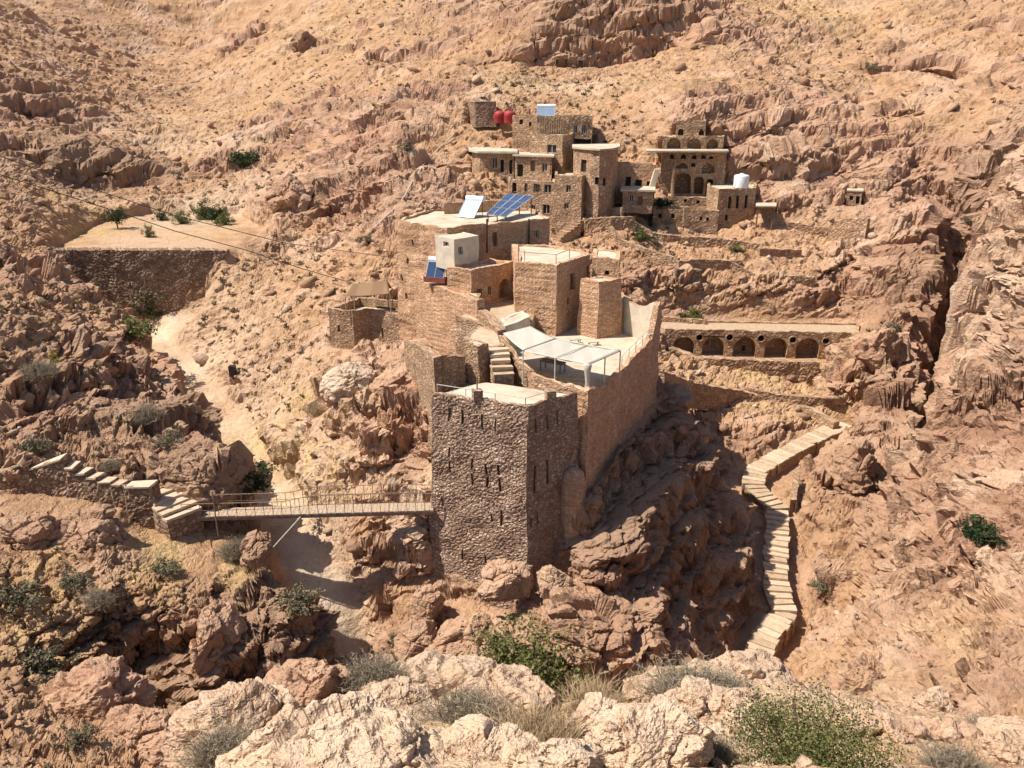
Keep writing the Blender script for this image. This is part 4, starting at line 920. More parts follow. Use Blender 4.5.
def wall_run(name, label, pts, tops, base, mat, style='dry', thick=0.5, group=None, res=0.16, cat='wall', wob=0.12, root=None, part=None):
    """free-standing or retaining wall along plan points; tops: height at every point (or [(f,z)] per span)"""
    SEED[0] += 1; sd = SEED[0]; acc = Acc(); n = len(pts)
    P = [np.array(p[:2], float) for p in pts]; Q = []
    for k in range(n):
        d = P[min(k + 1, n - 1)] - P[max(k - 1, 0)]; d = d / np.linalg.norm(d); Q.append(P[k] + np.array([-d[1], d[0]]) * thick)
    for k in range(n - 1):
        zb = base if not isinstance(base, (list, tuple)) else [(0, base[k]), (1, base[k + 1])]
        zt = [(0, tops[k]), (1, tops[k + 1])] if not isinstance(tops[k], (list, tuple)) else tops[k]
        a = facade(acc, P[k], P[k + 1], P[k], P[k + 1], zb, zt, (), style, res, sd * 11 + k)
        b = facade(acc, Q[k], Q[k + 1], Q[k], Q[k + 1], zb, zt, (), style, res, sd * 11 + k + 50, True)
        m = min(len(a), len(b)); a = a[np.linspace(0, len(a) - 1, m).astype(int)]; b = b[np.linspace(0, len(b) - 1, m).astype(int)]
        acc.add(np.concatenate([a, b]), [(q, q + 1, m + q + 1, m + q) for q in range(m - 1)], np.full(2 * m, 0.9), np.zeros(2 * m))
    for k, fl in ((0, True), (n - 1, False)):
        zt = tops[min(k, n - 2)]; zz = zt if not isinstance(zt, (list, tuple)) else (zt[0][1] if k == 0 else zt[-1][1])
        if k == n - 1 and not isinstance(tops[-1], (list, tuple)): zz = tops[-1]
        zb = base if not isinstance(base, (list, tuple)) else base[k]
        facade(acc, P[k], Q[k], P[k], Q[k], zb, zz, (), style, res, sd * 13 + k, fl)
    if root is not None: return acc.obj(part or 'wall', mat, root, False, wob)
    return acc.solo(name, mat, label, cat, group, False, wob)
MATS = {'TOWER': M_TOWER, 'PINK': M_PINK, 'BUFF': M_BUFF, 'VILL': M_VILL, 'DAM': M_DAM, 'PLASTER': M_PLASTER}
ROOTS = []
for a, k in BS:
    a = list(a); a[6] = MATS[a[6]]; k = dict(k); k['roof'] = {'STEP': M_STEP}.get(k.get('roof')); ROOTS.append(building(*a, **k))
def root_of(lbl):
    return next(r for r in ROOTS if r['label'].startswith(lbl))
def hit(px, py, Y=None):
    h, n = seen(px, py)
    return h if h is not None else at(px, py, Y or 100)
# ------------------------------------------------------------------ free-standing and retaining walls
def pxwall(label, w, mat, name='retaining_wall', thick=0.6, group='terrace walls on the slope', style='dry', res=0.2, Y=None, deep=1.6, cat='wall'):
    """w: (px, py head, py foot); distance read off the ground at the foot"""
    ys = np.array([hit(p, f).y for p, t, f in w]) if Y is None else np.array(Y, float); xs = np.array([p[0] for p in w], float)
    if Y is None:
        dg = 1 if len(w) < 5 else 2
        ys = 0.75 * np.polyval(np.polyfit(xs, ys, min(dg, len(w) - 1)), xs) + 0.25 * ys
    P = [at(p, t, y) for (p, t, f), y in zip(w, ys)]; bz = [at(p, f, y).z - deep for (p, t, f), y in zip(w, ys)]
    return wall_run(name, label, [(v.x, v.y) for v in P], [v.z for v in P], bz, mat, style, thick, group, res, cat)
G = 'terrace walls on the slope'
pxwall('long brown dry stone dam wall under the flat terrace with trees', [(34,249.5,258),(56,250.2,262),(90,250,285),(140,250.6,318),(180,250.3,300),(226,251,262)], M_DAM, 'dam_wall', 1.6, None, 'dry', 0.2, [95.0,95.4,95.6,95.7,96,96.4], 2.5)
pxwall('pale-topped path wall below the small-holed courtyard house', [(632,219,225),(654,233,240),(679,236.5,243),(722,238,246),(759,244.5,252)], M_VILL)
pxwall('wall curving down the slope from the village stair', [(609,226,233),(621,240,247),(643,248,256),(678,258.5,267)], M_VILL)
pxwall('short level terrace wall in the middle of the slope above the bushes', [(679,261,270),(704,259.5,268),(743,261,268)], M_VILL)
pxwall('short dark terrace wall right of the tank-topped house', [(760,248.5,257),(802,250,257.5)], M_VILL)
pxwall('long terrace wall stepping down to the right above the arcade', [(732,262,266),(755,275,284),(785,275.6,285),(815,276.6,284)], M_VILL)
pxwall('low broken wall on the slope beneath the curving wall', [(677,269,282),(702,270,283)], M_DAM)
pxwall('narrow diagonal wall running down the slope towards the arcade roof', [(705,267,270),(740,286,289),(774,305.5,309)], M_BUFF, thick=0.5)
pxwall('low wall above the left end of the arcade roof', [(664,317,323),(706,320,326)], M_VILL)
pxwall('straight pale-capped wall in front of the arcade', [(663,345.5,352),(680,352,361),(696,358,370),(760,360.5,373),(820,363,375)], M_VILL, 'retaining_wall', 1.0, G, 'dry', 0.2, [87.4,86.6,85.6,85.3,85.0], 1.4)
pxwall('long winding stone wall descending to the head of the stairway', [(665,372,383),(696,383.5,394),(743,391,402),(777,400.5,411),(812,409.5,420),(834,423,434)], M_VILL, 'retaining_wall', 0.8)
pxwall('shorter wall on the slope just behind the winding wall', [(748,387.5,394),(777,395,403),(835,398.5,407)], M_VILL)
pxwall('dark masonry wall at the foot of the red cliff by the tiny hut', [(829,226,241),(848,218,239),(868,219,238)], M_VILL)
pxwall('low pale wall edging the path towards the red cliff', [(770,219,224),(800,224,230),(828,228.5,236)], M_VILL, thick=0.5)
pxwall('narrow sloping kerb wall beside the stairway', [(800,471,478),(797,500,507),(799,513,520)][::-1], M_BUFF, 'kerb_wall', 0.5, None)
pxwall('red-brown wall under the rock overhang left of the arched front', [(595,209,222),(622,207,220)], M_VILL)
pxwall('low stone wall at the top of the village stair', [(584,219.5,236),(612,217,236),(636,217,228)], M_VILL)
# monastery walls
wall_run('curtain_wall', 'sunlit orange stone curtain wall stepping down below the rooftop solar heater', [tuple(at(p, t, y)[:2]) for p, t, y in ((413,270,71.5),(419,278,70.6),(425,282.5,69.7),(447,288.5,66.4),(452,293,65.6),(466,297.5,63.5),(476.5,300.5,62))],
  [at(p, t, y).z for p, t, y in ((413,270,71.5),(419,278,70.6),(425,282.5,69.7),(447,288.5,66.4),(452,293,65.6),(466,297.5,63.5),(476.5,300.5,62))], -24.5, M_PINK, 'course', 0.7, None, 0.13)
wall_run('curtain_wall', 'lower pale-topped piece of orange wall left of the plastered box', [tuple(at(p, t, y)[:2]) for p, t, y in ((476.5,309.5,62.0),(486,316,60.0),(497,331,57.3))],
  [at(p, t, y).z for p, t, y in ((476.5,309.5,62.0),(486,316,60.0),(497,331,57.3))], -22, M_BUFF, 'course', 0.7, None, 0.14)
wall_run('rubble_wall', 'rough rubble wall on rock between the orange curtain wall and the dark tower', [tuple(at(p, t, y)[:2]) for p, t, y in ((404,341,61.0),(418,346,57.0),(434,357.5,50.8),(465.5,355.5,52.9))],
  [at(p, t, y).z for p, t, y in ((404,341,61.0),(418,346,57.0),(434,357.5,50.8),(465.5,355.5,52.9))], -26, M_BUFF, 'village', 0.7, None, 0.14)
wall_run('stair_wall', 'curved rubble wall along the right side of the roof steps', [tuple(at(p, t, y)[:2]) for p, t, y in ((499,335,56.6),(507,349,54.6),(514,361,53.2),(528,372,51.6),(533,378,50.9))],
  [at(p, t, y).z for p, t, y in ((499,335,56.6),(507,349,54.6),(514,361,53.2),(528,372,51.6),(533,378,50.9))], -20.5, M_BUFF, 'village', 0.5, None, 0.14)
B2 = lambda *a, **k: ROOTS.append(building(*a, **k))
B2('roof_court', 'small wedge-shaped roof court behind the curtain wall under the solar heater', 'courtyard', [(-8.0,71.6),(-2.7,63.2),(-2.6,65.2),(-5.4,70.2),(-7.6,73)], -15.7, -20, M_BUFF, style='plain', para=0.0, res=0.4, roof=M_STEP)
B2('landing', 'pale paved landing at the head of the roof steps', 'landing', [(-1.6,54.0),(-0.5,54.6),(-0.9,58.4),(-2.6,60.0),(-3.6,56.5)], -16.95, -22, M_BUFF, style='plain', para=0.0, res=0.4, roof=M_STEP)
B2('landing', 'stony landing between the dark tower roof and the rough rubble wall', 'landing', [(-4.9,49.4),(-1.6,50.6),(-0.9,55.6),(-2.6,54.4),(-4.6,52.4)], -19.3, -26, M_BUFF, style='village', para=0.0, res=0.3, roof=M_STEP)
# part: rounded buttress in the angle of tower and terrace
rt = root_of('tall orange walled terrace'); a = Acc(); c = at(573, 500, 47.0)
zt_ = at(572, 468, 47.0).z
a.lathe((c.x, c.y, -33.5), [(1.15,0),(1.0,2.5),(0.85, zt_+33.5-1.0),(0.62, zt_+33.5-.25),(0.2, zt_+33.5)], 28); a.obj('round_buttress', M_PINK, rt, True, 0.15)
rl = root_of('tall orange stone house with solar')
a = Acc()
for px in (487, 529): a.bar(at(px, 219, 71.6 if px < 500 else 74.4), at(px, 253, 71.6 if px < 500 else 74.4), 0.09)
a.obj('drainpipe', M_IRON, rl)
a = Acc(); w0 = [pz(444,203,-10.1), pz(503,200,-10.1)]
facade(a, w0[0], w0[1], w0[0], w0[1], -11.6, -10.1, (), 'course', 0.25, 91); a.prism([w0[0], w0[1], (w0[1][0], w0[1][1] + .5), (w0[0][0], w0[0][1] + .5)], -11.6, -10.12); a.obj('roof_parapet', M_PINK, rl)
# ------------------------------------------------------------------ steps
def steps_thing(name, label, pts, width, rise, mat, cat='stairs', under=1.6, jit=0.04, group=None, spacing=0.55):
    """pts: 3-D centre line; one slab per tread, each a part"""
    P = [Vector(p) for p in pts]; L = [0]
    for a, b in zip(P[:-1], P[1:]): L.append(L[-1] + (b - a).length)
    n = max(3, int(L[-1] / spacing)); base = min(p.z for p in P) - 0.3
    root = empty(name, (P[0].x, P[0].y, base), label, cat, group)
    def on(s):
        k = max(i for i in range(len(L)) if L[i] <= s + 1e-6); k = min(k, len(P) - 2); t = (s - L[k]) / (L[k+1] - L[k]); return P[k].lerp(P[k+1], t)
    side = Acc()
    for q in range(n):
        s = L[-1] * (q + .5) / n; c = on(s); d = on(min(L[-1], s + .8)) - on(max(0, s - .8)); d.z = 0; d.normalize(); w_ = Vector((d.y, -d.x, 0))
        wd = width * (1 + random.uniform(-.11, .08)) / 2; hl = L[-1] / n * 0.56
        d.rotate(Matrix.Rotation(random.uniform(-.08, .08), 3, 'Z'))
        a = Acc(); cz = c.z + random.uniform(-jit, jit)
        a.box((c.x, c.y, cz - 0.09), w_ * wd, d * hl, Vector((0, 0, 0.09))); a.obj('step', mat, root, False, 0.11)
        side.box((c.x, c.y, cz - 0.19 - under / 2), w_ * (wd - .04), d * hl * .98, Vector((0, 0, under / 2)))
    side.obj('side_wall', M_DAM if under > 3 else M_VILL, root, False, 0.12)
    return root
steps_thing('stone_stairway', 'long winding stone stairway climbing the slope right of the crag', STAIR, 2.0, 0.2, M_STEP, under=2.4, spacing=0.62)
steps_thing('stone_steps', 'pale stone steps leading up from the dark tower roof', [at(504,376,51.7), at(499,354,53.2), at(498,346,54.2)], 1.4, .2, M_STEP, under=1.0, spacing=0.5)
vs = [at(557,238,103.5), at(566,230,104.5), at(575,223,105.5), at(583,216,106.5)]
steps_thing('stone_steps', 'sunlit stone steps rising to the right below the village houses', vs, 1.6, .2, M_BUFF, under=1.4, spacing=0.6)
br = [at(184,514,45.7), at(173,502,46.5), at(160,489,47.4)]
steps_thing('stone_steps', 'broad stone steps going down from the stepped wall to the footbridge', br, 2.4, .2, M_STEP, under=3.2, spacing=0.5)
# stepped wall on the left bank
sw = SW_
wall_run('stepped_wall', 'brown stone wall with stepped pale top along the left bank', [tuple(at(*q)[:2]) for q in sw], [at(*q).z for q in sw], [at(q[0], q[1], q[2]).z - 4.5 for q in sw], M_DAM, 'dry', 0.9, None, 0.17)
swo = COL.objects[-1] if False else [o for o in COL.objects if o.name.startswith('stepped_wall')][0]
for q0, q1 in zip(SW_[:-1], SW_[1:]):
    if q1[0] - q0[0] < 8: continue
    p0, p1 = at(*q0), at(*q1); d_ = p1 - p0; h_ = Vector((d_.x, d_.y, 0)).normalized(); n_ = Vector((-h_.y, h_.x, 0)); a = Acc()
    a.box((p0 + p1) / 2 + n_ * .42 + Vector((0, 0, .02)), d_ * random.uniform(.42, .5), n_ * random.uniform(.42, .52), (0, 0, .06)); a.obj('cap_slab', M_STEP, swo, False, .1)
# ------------------------------------------------------------------ footbridge
bl, brt = BL_, BR_
root = empty('footbridge', ((bl.x + brt.x) / 2, (bl.y + brt.y) / 2, ZBR - 0.4), 'slender footbridge with thin railings spanning the ravine to the dark tower', 'footbridge')
ax = (brt - bl); LEN = ax.length; ax.normalize(); ac = Vector((-ax.y, ax.x, 0)); a = Acc(); WB = 0.62
npl = 60
for k in range(npl):
    c = bl + ax * LEN * (k + .5) / npl + ac * WB; a.box((c.x, c.y, c.z - .03 + random.uniform(-.01, .01)), ax * LEN / npl * .47, ac * WB, (0, 0, .035))
a.obj('deck', M_WOODL, root)
a = Acc()
for s in (0.06, 2 * WB - .06): a.box(bl + ax * LEN / 2 + ac * s - Vector((0, 0, .17)), ax * LEN / 2, ac * .05, (0, 0, .09))
a.obj('beam', M_PIPE, root)
for s in (0.0, 2 * WB):
    a = Acc(); n = 28
    tops = []
    for k in range(n + 1):
        f = k / n; h = 1.0 + 0.42 * sst(.38, .55, np.float64(f)) - .12 * sst(.85, 1.0, np.float64(f)) if True else 1
        p = bl + ax * LEN * f + ac * s; tops.append(p + Vector((0, 0, float(h)))); a.bar(p - Vector((0, 0, .1)), tops[-1], 0.022, 5)
    a.path(tops, 0.028, 5); a.path([p - Vector((0, 0, (p.z - ZBR) * .5)) for p in tops], 0.018, 5)
    a.obj('railing', M_PIPE, root)
a = Acc(); p = bl + ax * 2.1; a.bar(p + Vector((0, 0, 1.9)), p - Vector((0, 0, 3.4)), .05); a.obj('support_post', M_PIPE, root)
for x0, x1, dz in ((5.4, 7.6, -2.6),):
    a = Acc(); a.bar(bl + ax * x0 + Vector((0, 0, dz)), bl + ax * x1 - Vector((0, 0, .15)), .045); a.obj('strut', M_RAIL, root)
# ------------------------------------------------------------------ railings
def railing(name, label, pts, h, mat=M_RAIL, rails=(1.0,), every=1.6, r=0.03, cat='railing'):
    P = [Vector(p) for p in pts]; base = min(p.z for p in P)
    root = empty(name, (P[0].x, P[0].y, base), label, cat); posts = Acc(); rl_ = Acc()
    for a_, b_ in zip(P[:-1], P[1:]):
        n = max(1, int(round((b_ - a_).length / every)))
        for k in range(n + 1): q = a_.lerp(b_, k / n); posts.bar(q - Vector((0, 0, .1)), q + Vector((0, 0, h)), r, 6)
        for f in rails: rl_.bar(a_ + Vector((0, 0, h * f)), b_ + Vector((0, 0, h * f)), r * .9, 6)
    posts.obj('post', mat, root); rl_.obj('rail', mat, root); return root
def on_edge(a_, b_, f, z, inn=.22):
    d = Vector((b_[0] - a_[0], b_[1] - a_[1], 0)); L = d.length; d /= L; n = Vector((-d.y, d.x, 0)); p = Vector((a_[0], a_[1], z)) + d * L * f + n * inn; return p
railing('terrace_railing', 'pale pipe railing on the outer wall of the big terrace', [on_edge(F_, E_, .46, -18.25), on_edge(F_, E_, .66, -17.95), on_edge(F_, E_, .86, -17.75)], 0.85, M_RAIL, (1.0, .5), 1.3, .03)
railing('roof_railing', 'thin railing around the dark tower roof', [on_edge(PT[0], PT[1], .03, -17.85), on_edge(PT[0], PT[1], .97, -17.85), on_edge(PT[1], PT[2], .97, -17.85)], 0.42, M_RAIL, (1.0,), 2.0, .03)
railing('roof_railing', 'thin pipe railing on the screed-roofed block', [on_edge(PM[5], PM[0], .3, -12.85, .5), on_edge(PM[0], PM[1], .02, -12.85, .5), on_edge(PM[0], PM[1], .92, -12.85, .6), on_edge(PM[1], PM[2], .55, -12.85, .6)], 0.75, M_IRON, (1.0,), 2.2, .025)
for lab, (e0, e1, f) in (('square stone pier on the front parapet of the dark tower', (PT[0], PT[1], .47)), ('square stone pier on the right parapet of the dark tower', (PT[1], PT[2], .5))):
    p = on_edge(e0, e1, f, -18.0, .2); a = Acc(); a.box(p + Vector((0, 0, .3)), (.28, .08, 0), (-.08, .28, 0), (0, 0, .34)); 
    if 'front' in lab: a.bar(p + Vector((0, 0, .5)), p + Vector((0, 0, 1.5)), .05)
    a.solo('parapet_pier', M_TOWER, lab, 'pier', None, False, .05)
# ------------------------------------------------------------------ terrace furniture
def m_fabric(name, c1, c2, scale, axis=(1, .75, 0)):
    m, t, b = new_mat(name, 0.85); p = pos(t)
    wv = nd(t, 'ShaderNodeTexWave'); wv.inputs['Scale'].default_value = scale; wv.inputs['Distortion'].default_value = .6; t.links.new(scaled(t, p, axis), wv.inputs['Vector'])
    t.links.new(ramp(t, wv.outputs['Fac'], [(.25, c1), (.6, c2)]), b.inputs['Base Color'])
    tr = nd(t, 'ShaderNodeBsdfTranslucent'); tr.inputs['Color'].default_value = (*c2, 1); mx = nd(t, 'ShaderNodeMixShader'); mx.inputs[0].default_value = .3
    out = t.nodes['Material Output']; t.links.new(b.outputs[0], mx.inputs[1]); t.links.new(tr.outputs[0], mx.inputs[2]); t.links.new(mx.outputs[0], out.inputs[0]); return m
M_CANVAS = m_fabric('white_canvas', (.58, .525, .43), (.62, .565, .47), .25)
M_TENT = m_fabric('tan_tent_cloth', (.27, .165, .09), (.33, .205, .115), .12)
def sheet(acc, q, nu=14, nv=14, sag=.15, th=.03, rip=.0):
    q = [Vector(v) for v in q]; V = []; 
    for lay in (0, 1):
        for i in range(nv + 1):
            for j in range(nu + 1):
                f, g = j / nu, i / nv; p = q[0].lerp(q[1], f).lerp(q[3].lerp(q[2], f), g)
                p.z += -sag * 4 * f * (1 - f) * (1 - abs(2 * g - 1) * .4) + rip * math.sin(f * 25 + g * 3) - lay * th; V.append(p)
    m = nu + 1; F = []; off = (nv + 1) * m
    for i in range(nv):
        for j in range(nu):
            F.append((i*m+j, i*m+j+1, (i+1)*m+j+1, (i+1)*m+j)); F.append((off+i*m+j, off+(i+1)*m+j, off+(i+1)*m+j+1, off+i*m+j+1))
    for j in range(nu): F += [(j, off+j, off+j+1, j+1), (nv*m+j, nv*m+j+1, off+nv*m+j+1, off+nv*m+j)]
    for i in range(nv): F += [(i*m, (i+1)*m, off+(i+1)*m, off+i*m), (i*m+nu, off+i*m+nu, off+(i+1)*m+nu, (i+1)*m+nu)]
    acc.add(V, F)
FZ = -18.7
cl, cf, cr, cb = atz(523,350,-16.35), atz(589,363.5,-16.4), atz(620.5,350,-16.4), atz(556,338,-16.3)
root = empty('pergola', (cf.x, cf.y, FZ), 'striped white canvas pergola on pipe posts shading the terrace', 'pergola')
a = Acc(); sheet(a, [cl, cf, cr, cb], sag=.22, rip=.03); a.obj('canopy', M_CANVAS, root, True)
a = Acc(); a.path([v - Vector((0, 0, .07)) for v in (cl, cf, cr, cb, cl)], .04); a.bar(cl.lerp(cf, .5) - Vector((0, 0, .07)), cb.lerp(cr, .5) - Vector((0, 0, .07)), .035); a.obj('frame', M_RAIL, root)
for v in (cl, cl.lerp(cf, .5), cf, cr, cb, cf.lerp(cr, .5)):
    a = Acc(); a.bar((v.x, v.y, FZ), (v.x, v.y, v.z - .05), .045); a.obj('post', M_RAIL, root)
a = Acc(); c0 = cf + Vector((-.05, .1, 0)); a.lathe((c0.x, c0.y, FZ), [(.16,0),(.24,.3),(.15,.9),(.20,1.4),(.24,1.8),(.30,2.15),(.2,2.25)], 12); a.obj('gathered_curtain', M_CANVAS, root, True, .1)
a = Acc(); sheet(a, [atz(503,333,-16.55), atz(523,350,-16.30), atz(556,338,-16.25), atz(531,326,-16.3)], sag=.12); 
aw = a.solo('awning_sheet', M_CANVAS, 'plain white awning sheet sloping from the plastered box to the striped pergola', 'awning', None, True)
def bench(name, label, c, ang, L=1.5, h=.45, back=False, w=.38, mat=M_WOODL, cat='bench', group=None):
    root = empty(name, c, label, cat, group); ex = Vector((math.cos(ang), math.sin(ang), 0)); ey = Vector((-ex.y, ex.x, 0)); c = Vector(c)
    a = Acc()
    for k in (-1, 0, 1): a.box(c + ey * k * w * .34 + Vector((0, 0, h)), ex * L / 2, ey * w * .15, (0, 0, .025))
    a.obj('seat' if cat == 'bench' else 'table_top', mat, root)
    for s in (-1, 1):
        for t in (-1, 1):
            a = Acc(); a.box(c + ex * s * (L / 2 - .1) + ey * t * (w / 2 - .06) + Vector((0, 0, h / 2 - .01)), ex * .03, ey * .03, (0, 0, h / 2 - .015)); a.obj('leg', mat, root)
    if back:
        a = Acc(); a.box(c + ey * (w / 2) + Vector((0, 0, h + .3)), ex * L / 2, ey * .02, (0, 0, .12)); a.obj('backrest', mat, root)
    return root
an = math.atan2(cf.y - cl.y, cf.x - cl.x)
bench('wooden_bench', 'wooden bench near the middle post of the pergola', (2.6, 51.9, FZ), an, 1.5)
bench('wooden_bench', 'wooden bench with a backrest near the curtained post of the pergola', (4.4, 50.6, FZ), an + .3, 1.4, back=True)
bench('dining_table', 'dark wooden table in the shade at the back of the pergola', (2.9, 54.0, FZ), an, 1.8, .74, False, .8, M_WOOD, 'table')
bench('low_table', 'small low table outside beside the foot of the screed-roofed block', (5.0, 60.6, FZ), .3, .9, .42, False, .5, M_CEMENT, 'table')
bench('low_bench', 'small pale bench at the foot of the buttress block', (6.4, 60.2, FZ), .2, .9, .3, False, .35, M_SCREED, 'bench')
# ------------------------------------------------------------------ solar gear and tanks
M_PANEL = None
def panel_mat():
    m, t, b = new_mat('solar_cells', 0.18); b.inputs['Specular IOR Level'].default_value = .6
    f = nz(t, 3, 3, .6, pos(t)); t.links.new(ramp(t, f, [(.3, (.045, .075, .15)), (.7, (.08, .12, .21))]), b.inputs['Base Color']); return m
M_PANEL = panel_mat()
M_ALU = simple('aluminium', (.62, .62, .62), .4, .6)
M_COLL = simple('collector_glass', (.03, .05, .10), .12, 0, .7)
M_TANKW = flat_mat('white_tank_paint', (.72, .72, .70), .5, .06, 2)
M_RED = flat_mat('red_plastic', (.36, .04, .04), .65, .12, 1.2)
M_REDB = flat_mat('red_brown_paint', (.22, .07, .05), .7, .15, 3)
bl_, tl_, tr_, br_ = at(486,214,74.0), at(507,193.6,79.0), at(534,196,79.5), at(506,217,74.4)
root = empty('solar_array', (bl_.x, bl_.y, Z5 - .1), 'tilted blue solar panel array of nine panels on the tall orange house roof', 'solar panels')
Q = lambda f, g: bl_.lerp(br_, f).lerp(tl_.lerp(tr_, f), g)
nn_ = (br_ - bl_).cross(tl_ - bl_).normalized()
for i in range(3):
    for j in range(3):
        q = [Q((i + .04) / 3, (j + .03) / 3), Q((i + .96) / 3, (j + .03) / 3), Q((i + .96) / 3, (j + .97) / 3), Q((i + .04) / 3, (j + .97) / 3)]
        a = Acc(); a.add(q + [p - nn_ * .05 for p in q], [(0,1,2,3),(7,6,5,4),(0,4,5,1),(1,5,6,2),(2,6,7,3),(3,7,4,0)]); pn = a.obj('panel', M_PANEL, root)
        a = Acc(); a.path([p + nn_ * .01 for p in q + [q[0]]], .035, 4); a.obj('panel_frame', M_ALU, pn)
a = Acc()
for f in (.05, .5, .95):
    a.bar(Q(f, .95) - nn_ * .08, Vector((Q(f, .95).x, Q(f, .95).y, Z5 - .15)), .05); a.bar(Q(f, .05) - nn_ * .08, Vector((Q(f, .05).x, Q(f, .05).y, Z5 - .15)), .05); a.bar(Q(f, .0) - nn_ * .08, Q(f, 1) - nn_ * .08, .04)
a.obj('support_frame', M_IRON, root)
def heater(label, c, ang, w=1.5, h=1.6, tilt=.85, col=None, boxc=None):
    """tilted collector with a horizontal tank along its head"""
    root = empty('solar_heater', c, label, 'solar water heater'); c = Vector(c); ex = Vector((math.cos(ang), math.sin(ang), 0)); ey = Vector((-ex.y, ex.x, 0)); up = (ey * math.cos(tilt) + Vector((0, 0, math.sin(tilt)))).normalized(); n = ex.cross(up)
    m = c + up * (h / 2) + Vector((0, 0, .25)); a = Acc(); a.box(m, ex * w / 2, up * h / 2, n * .05); cl_ = a.obj('collector', col or M_COLL, root)
    a = Acc(); q = [m + ex * sx * w / 2 + up * sy * h / 2 + n * .05 for sx, sy in ((-1,-1),(1,-1),(1,1),(-1,1),(-1,-1))]; a.path(q, .035, 5); a.path([(q[0] + q[1]) / 2, (q[2] + q[3]) / 2], .02, 5); a.obj('collector_frame', M_ALU, cl_)
    tp = m + up * (h / 2 + .2) + ey * .1; a = Acc(); a.bar(tp - ex * w * .52, tp + ex * w * .52, .26, 16); a.obj('tank', M_TANKW, root, False)
    a = Acc()
    for s in (-1, 1): p = tp + ex * s * w * .42; a.bar(p, (p.x, p.y, c.z), .03); a.bar(m + ex * s * w * .42 - up * h * .5, (p.x, p.y, c.z), .03)
    a.obj('stand', M_IRON, root)
    if boxc: a = Acc(); a.box(c + Vector((0, 0, .15)) + ey * .2, ex * w * .6, ey * .3, (0, 0, .22)); a.obj('plinth', boxc, root)
    return root
M_SKYC = simple('painted_sky_glass', (.20, .26, .35), .45, 0, .4)  # pale blue base colour stands in for the sky mirrored in the glass
heater('solar water heater with pale bluish collector in front of the roof parapet', at(466,220,76.5) + Vector((0, 0, 0)), -.55, 1.9, 2.0, .8, M_SKYC)
hc = at(434.5,281,68.3); heater('solar water heater with dark blue collector on a red-brown plinth above the curtain wall', (hc.x, hc.y, -15.4), -.35, 1.7, 1.5, 1.05, M_COLL, M_REDB)
h3 = at(546,116,124.5); heater('solar water heater with pale collector on the topmost village roof', (h3.x, h3.y, U3[1] - .3), -.1, 2.6, 1.3, 1.1, M_SKYC)
tk = at(740.5,190,113.2); root = empty('water_tank', (tk.x, tk.y, U10[1] - .3), 'white boxy water tank on the roof of the three-windowed house', 'water tank')
a = Acc(); a.lathe((tk.x, tk.y, U10[1] - .1), [(1.0,0),(1.02,.1),(1.02,1.5),(.96,1.62),(.4,1.74)], 24); a.obj('tank', M_TANKW, root, True)
a = Acc(); a.lathe((tk.x, tk.y, U10[1] + 1.62), [(.3,0),(.3,.14)], 14); a.obj('lid', M_TANKW, root)
a = Acc(); a.box((tk.x, tk.y, U10[1] - .22), (.9,0,0), (0,.9,0), (0,0,.13)); a.obj('stand', M_CEMENT, root)
for px, Yt, lab, s in ((500,128.0,'red round water tank touching the block building','a'),(510,125.6,'bright red round water tank in front of its darker twin','b')):
    p0 = at(px, 123, Yt); root = empty('water_tank', (p0.x, p0.y, p0.z), lab, 'water tank', 'red water tanks'); a = Acc()
    a.lathe(p0, [(.85,0),(.9,.15),(.88,.5),(.91,.55),(.88,.9),(.91,.95),(.88,1.35),(.8,1.55),(.4,1.72)], 24); a.obj('tank', M_RED, root, True)
    a = Acc(); a.lathe((p0.x, p0.y, p0.z + 1.68), [(.3,0),(.3,.15),(.1,.2)], 14); a.obj('lid', M_RED, root)
# ------------------------------------------------------------------ tent on the bastion
tz = -20.9; te = [at(345,296,75.8), at(390,293.5,75.2), at(392,288,79.0), at(352,287,80.0)]
root = empty('tent', (-13, 77.5, tz), 'tan cloth tent roof on poles over the grey bastion', 'tent')
ridge = [at(353,283.5,77.6), at(387,280,77.4)]; a = Acc()
sheet(a, [te[0], te[1], ridge[1], ridge[0]], sag=.12); sheet(a, [ridge[0], ridge[1], te[2], te[3]], sag=.12); a.obj('canopy', M_TENT, root, True)
for v in te + ridge:
    a = Acc(); a.bar((v.x, v.y, tz), v - Vector((0, 0, .06)), .05); a.obj('pole', M_WOODL, root)
bench('wooden_bench', 'dark bench under the tan tent on the bastion', (-12.6, 77.0, tz), -.4, 2.2, .5, True, .5, M_WOOD)
# ------------------------------------------------------------------ village extras
def slab_part(root, name, poly, z0, z1, mat): a = Acc(); a.prism(poly, z0, z1); return a.obj(name, mat, root, False, .06)
ru = root_of('stone house front with three big arches'); zl = vz(690,150,118.6); Lf = [pY(647,117.2,zl), pY(729,117.0,zl)]
slab_part(ru, 'ledge', Lf + [(Lf[1][0] * 1.02, 120.4), (Lf[0][0] * 1.02, 120.4)], zl - .2, zl + .02, M_SCREED)
rc = root_of('tall shaded stone front'); a = Acc(); p = at(672,197,117.6); a.bar((p.x, p.y, p.z - .4), (p.x, p.y, at(672,163,117.6).z), .28, 12); a.obj('column', M_BUFF, rc)
rb = root_of('low flat-fronted stone house'); a = Acc(); p = at(685,222,109.6); a.box((p.x, p.y - .2, at(685,215,109.6).z), (.32,0,0), (0,.25,0), (0,0,1.1)); a.obj('pilaster', M_BUFF, rb)
r3 = root_of('topmost village house'); a = Acc()
for k in range(11): p = at(540 + k * 2.3, 126, 121.55); a.box(p, (.05,0,0), (0,.05,0), (0,0,1.15))
a.obj('timber_screen', M_WOODL, r3)
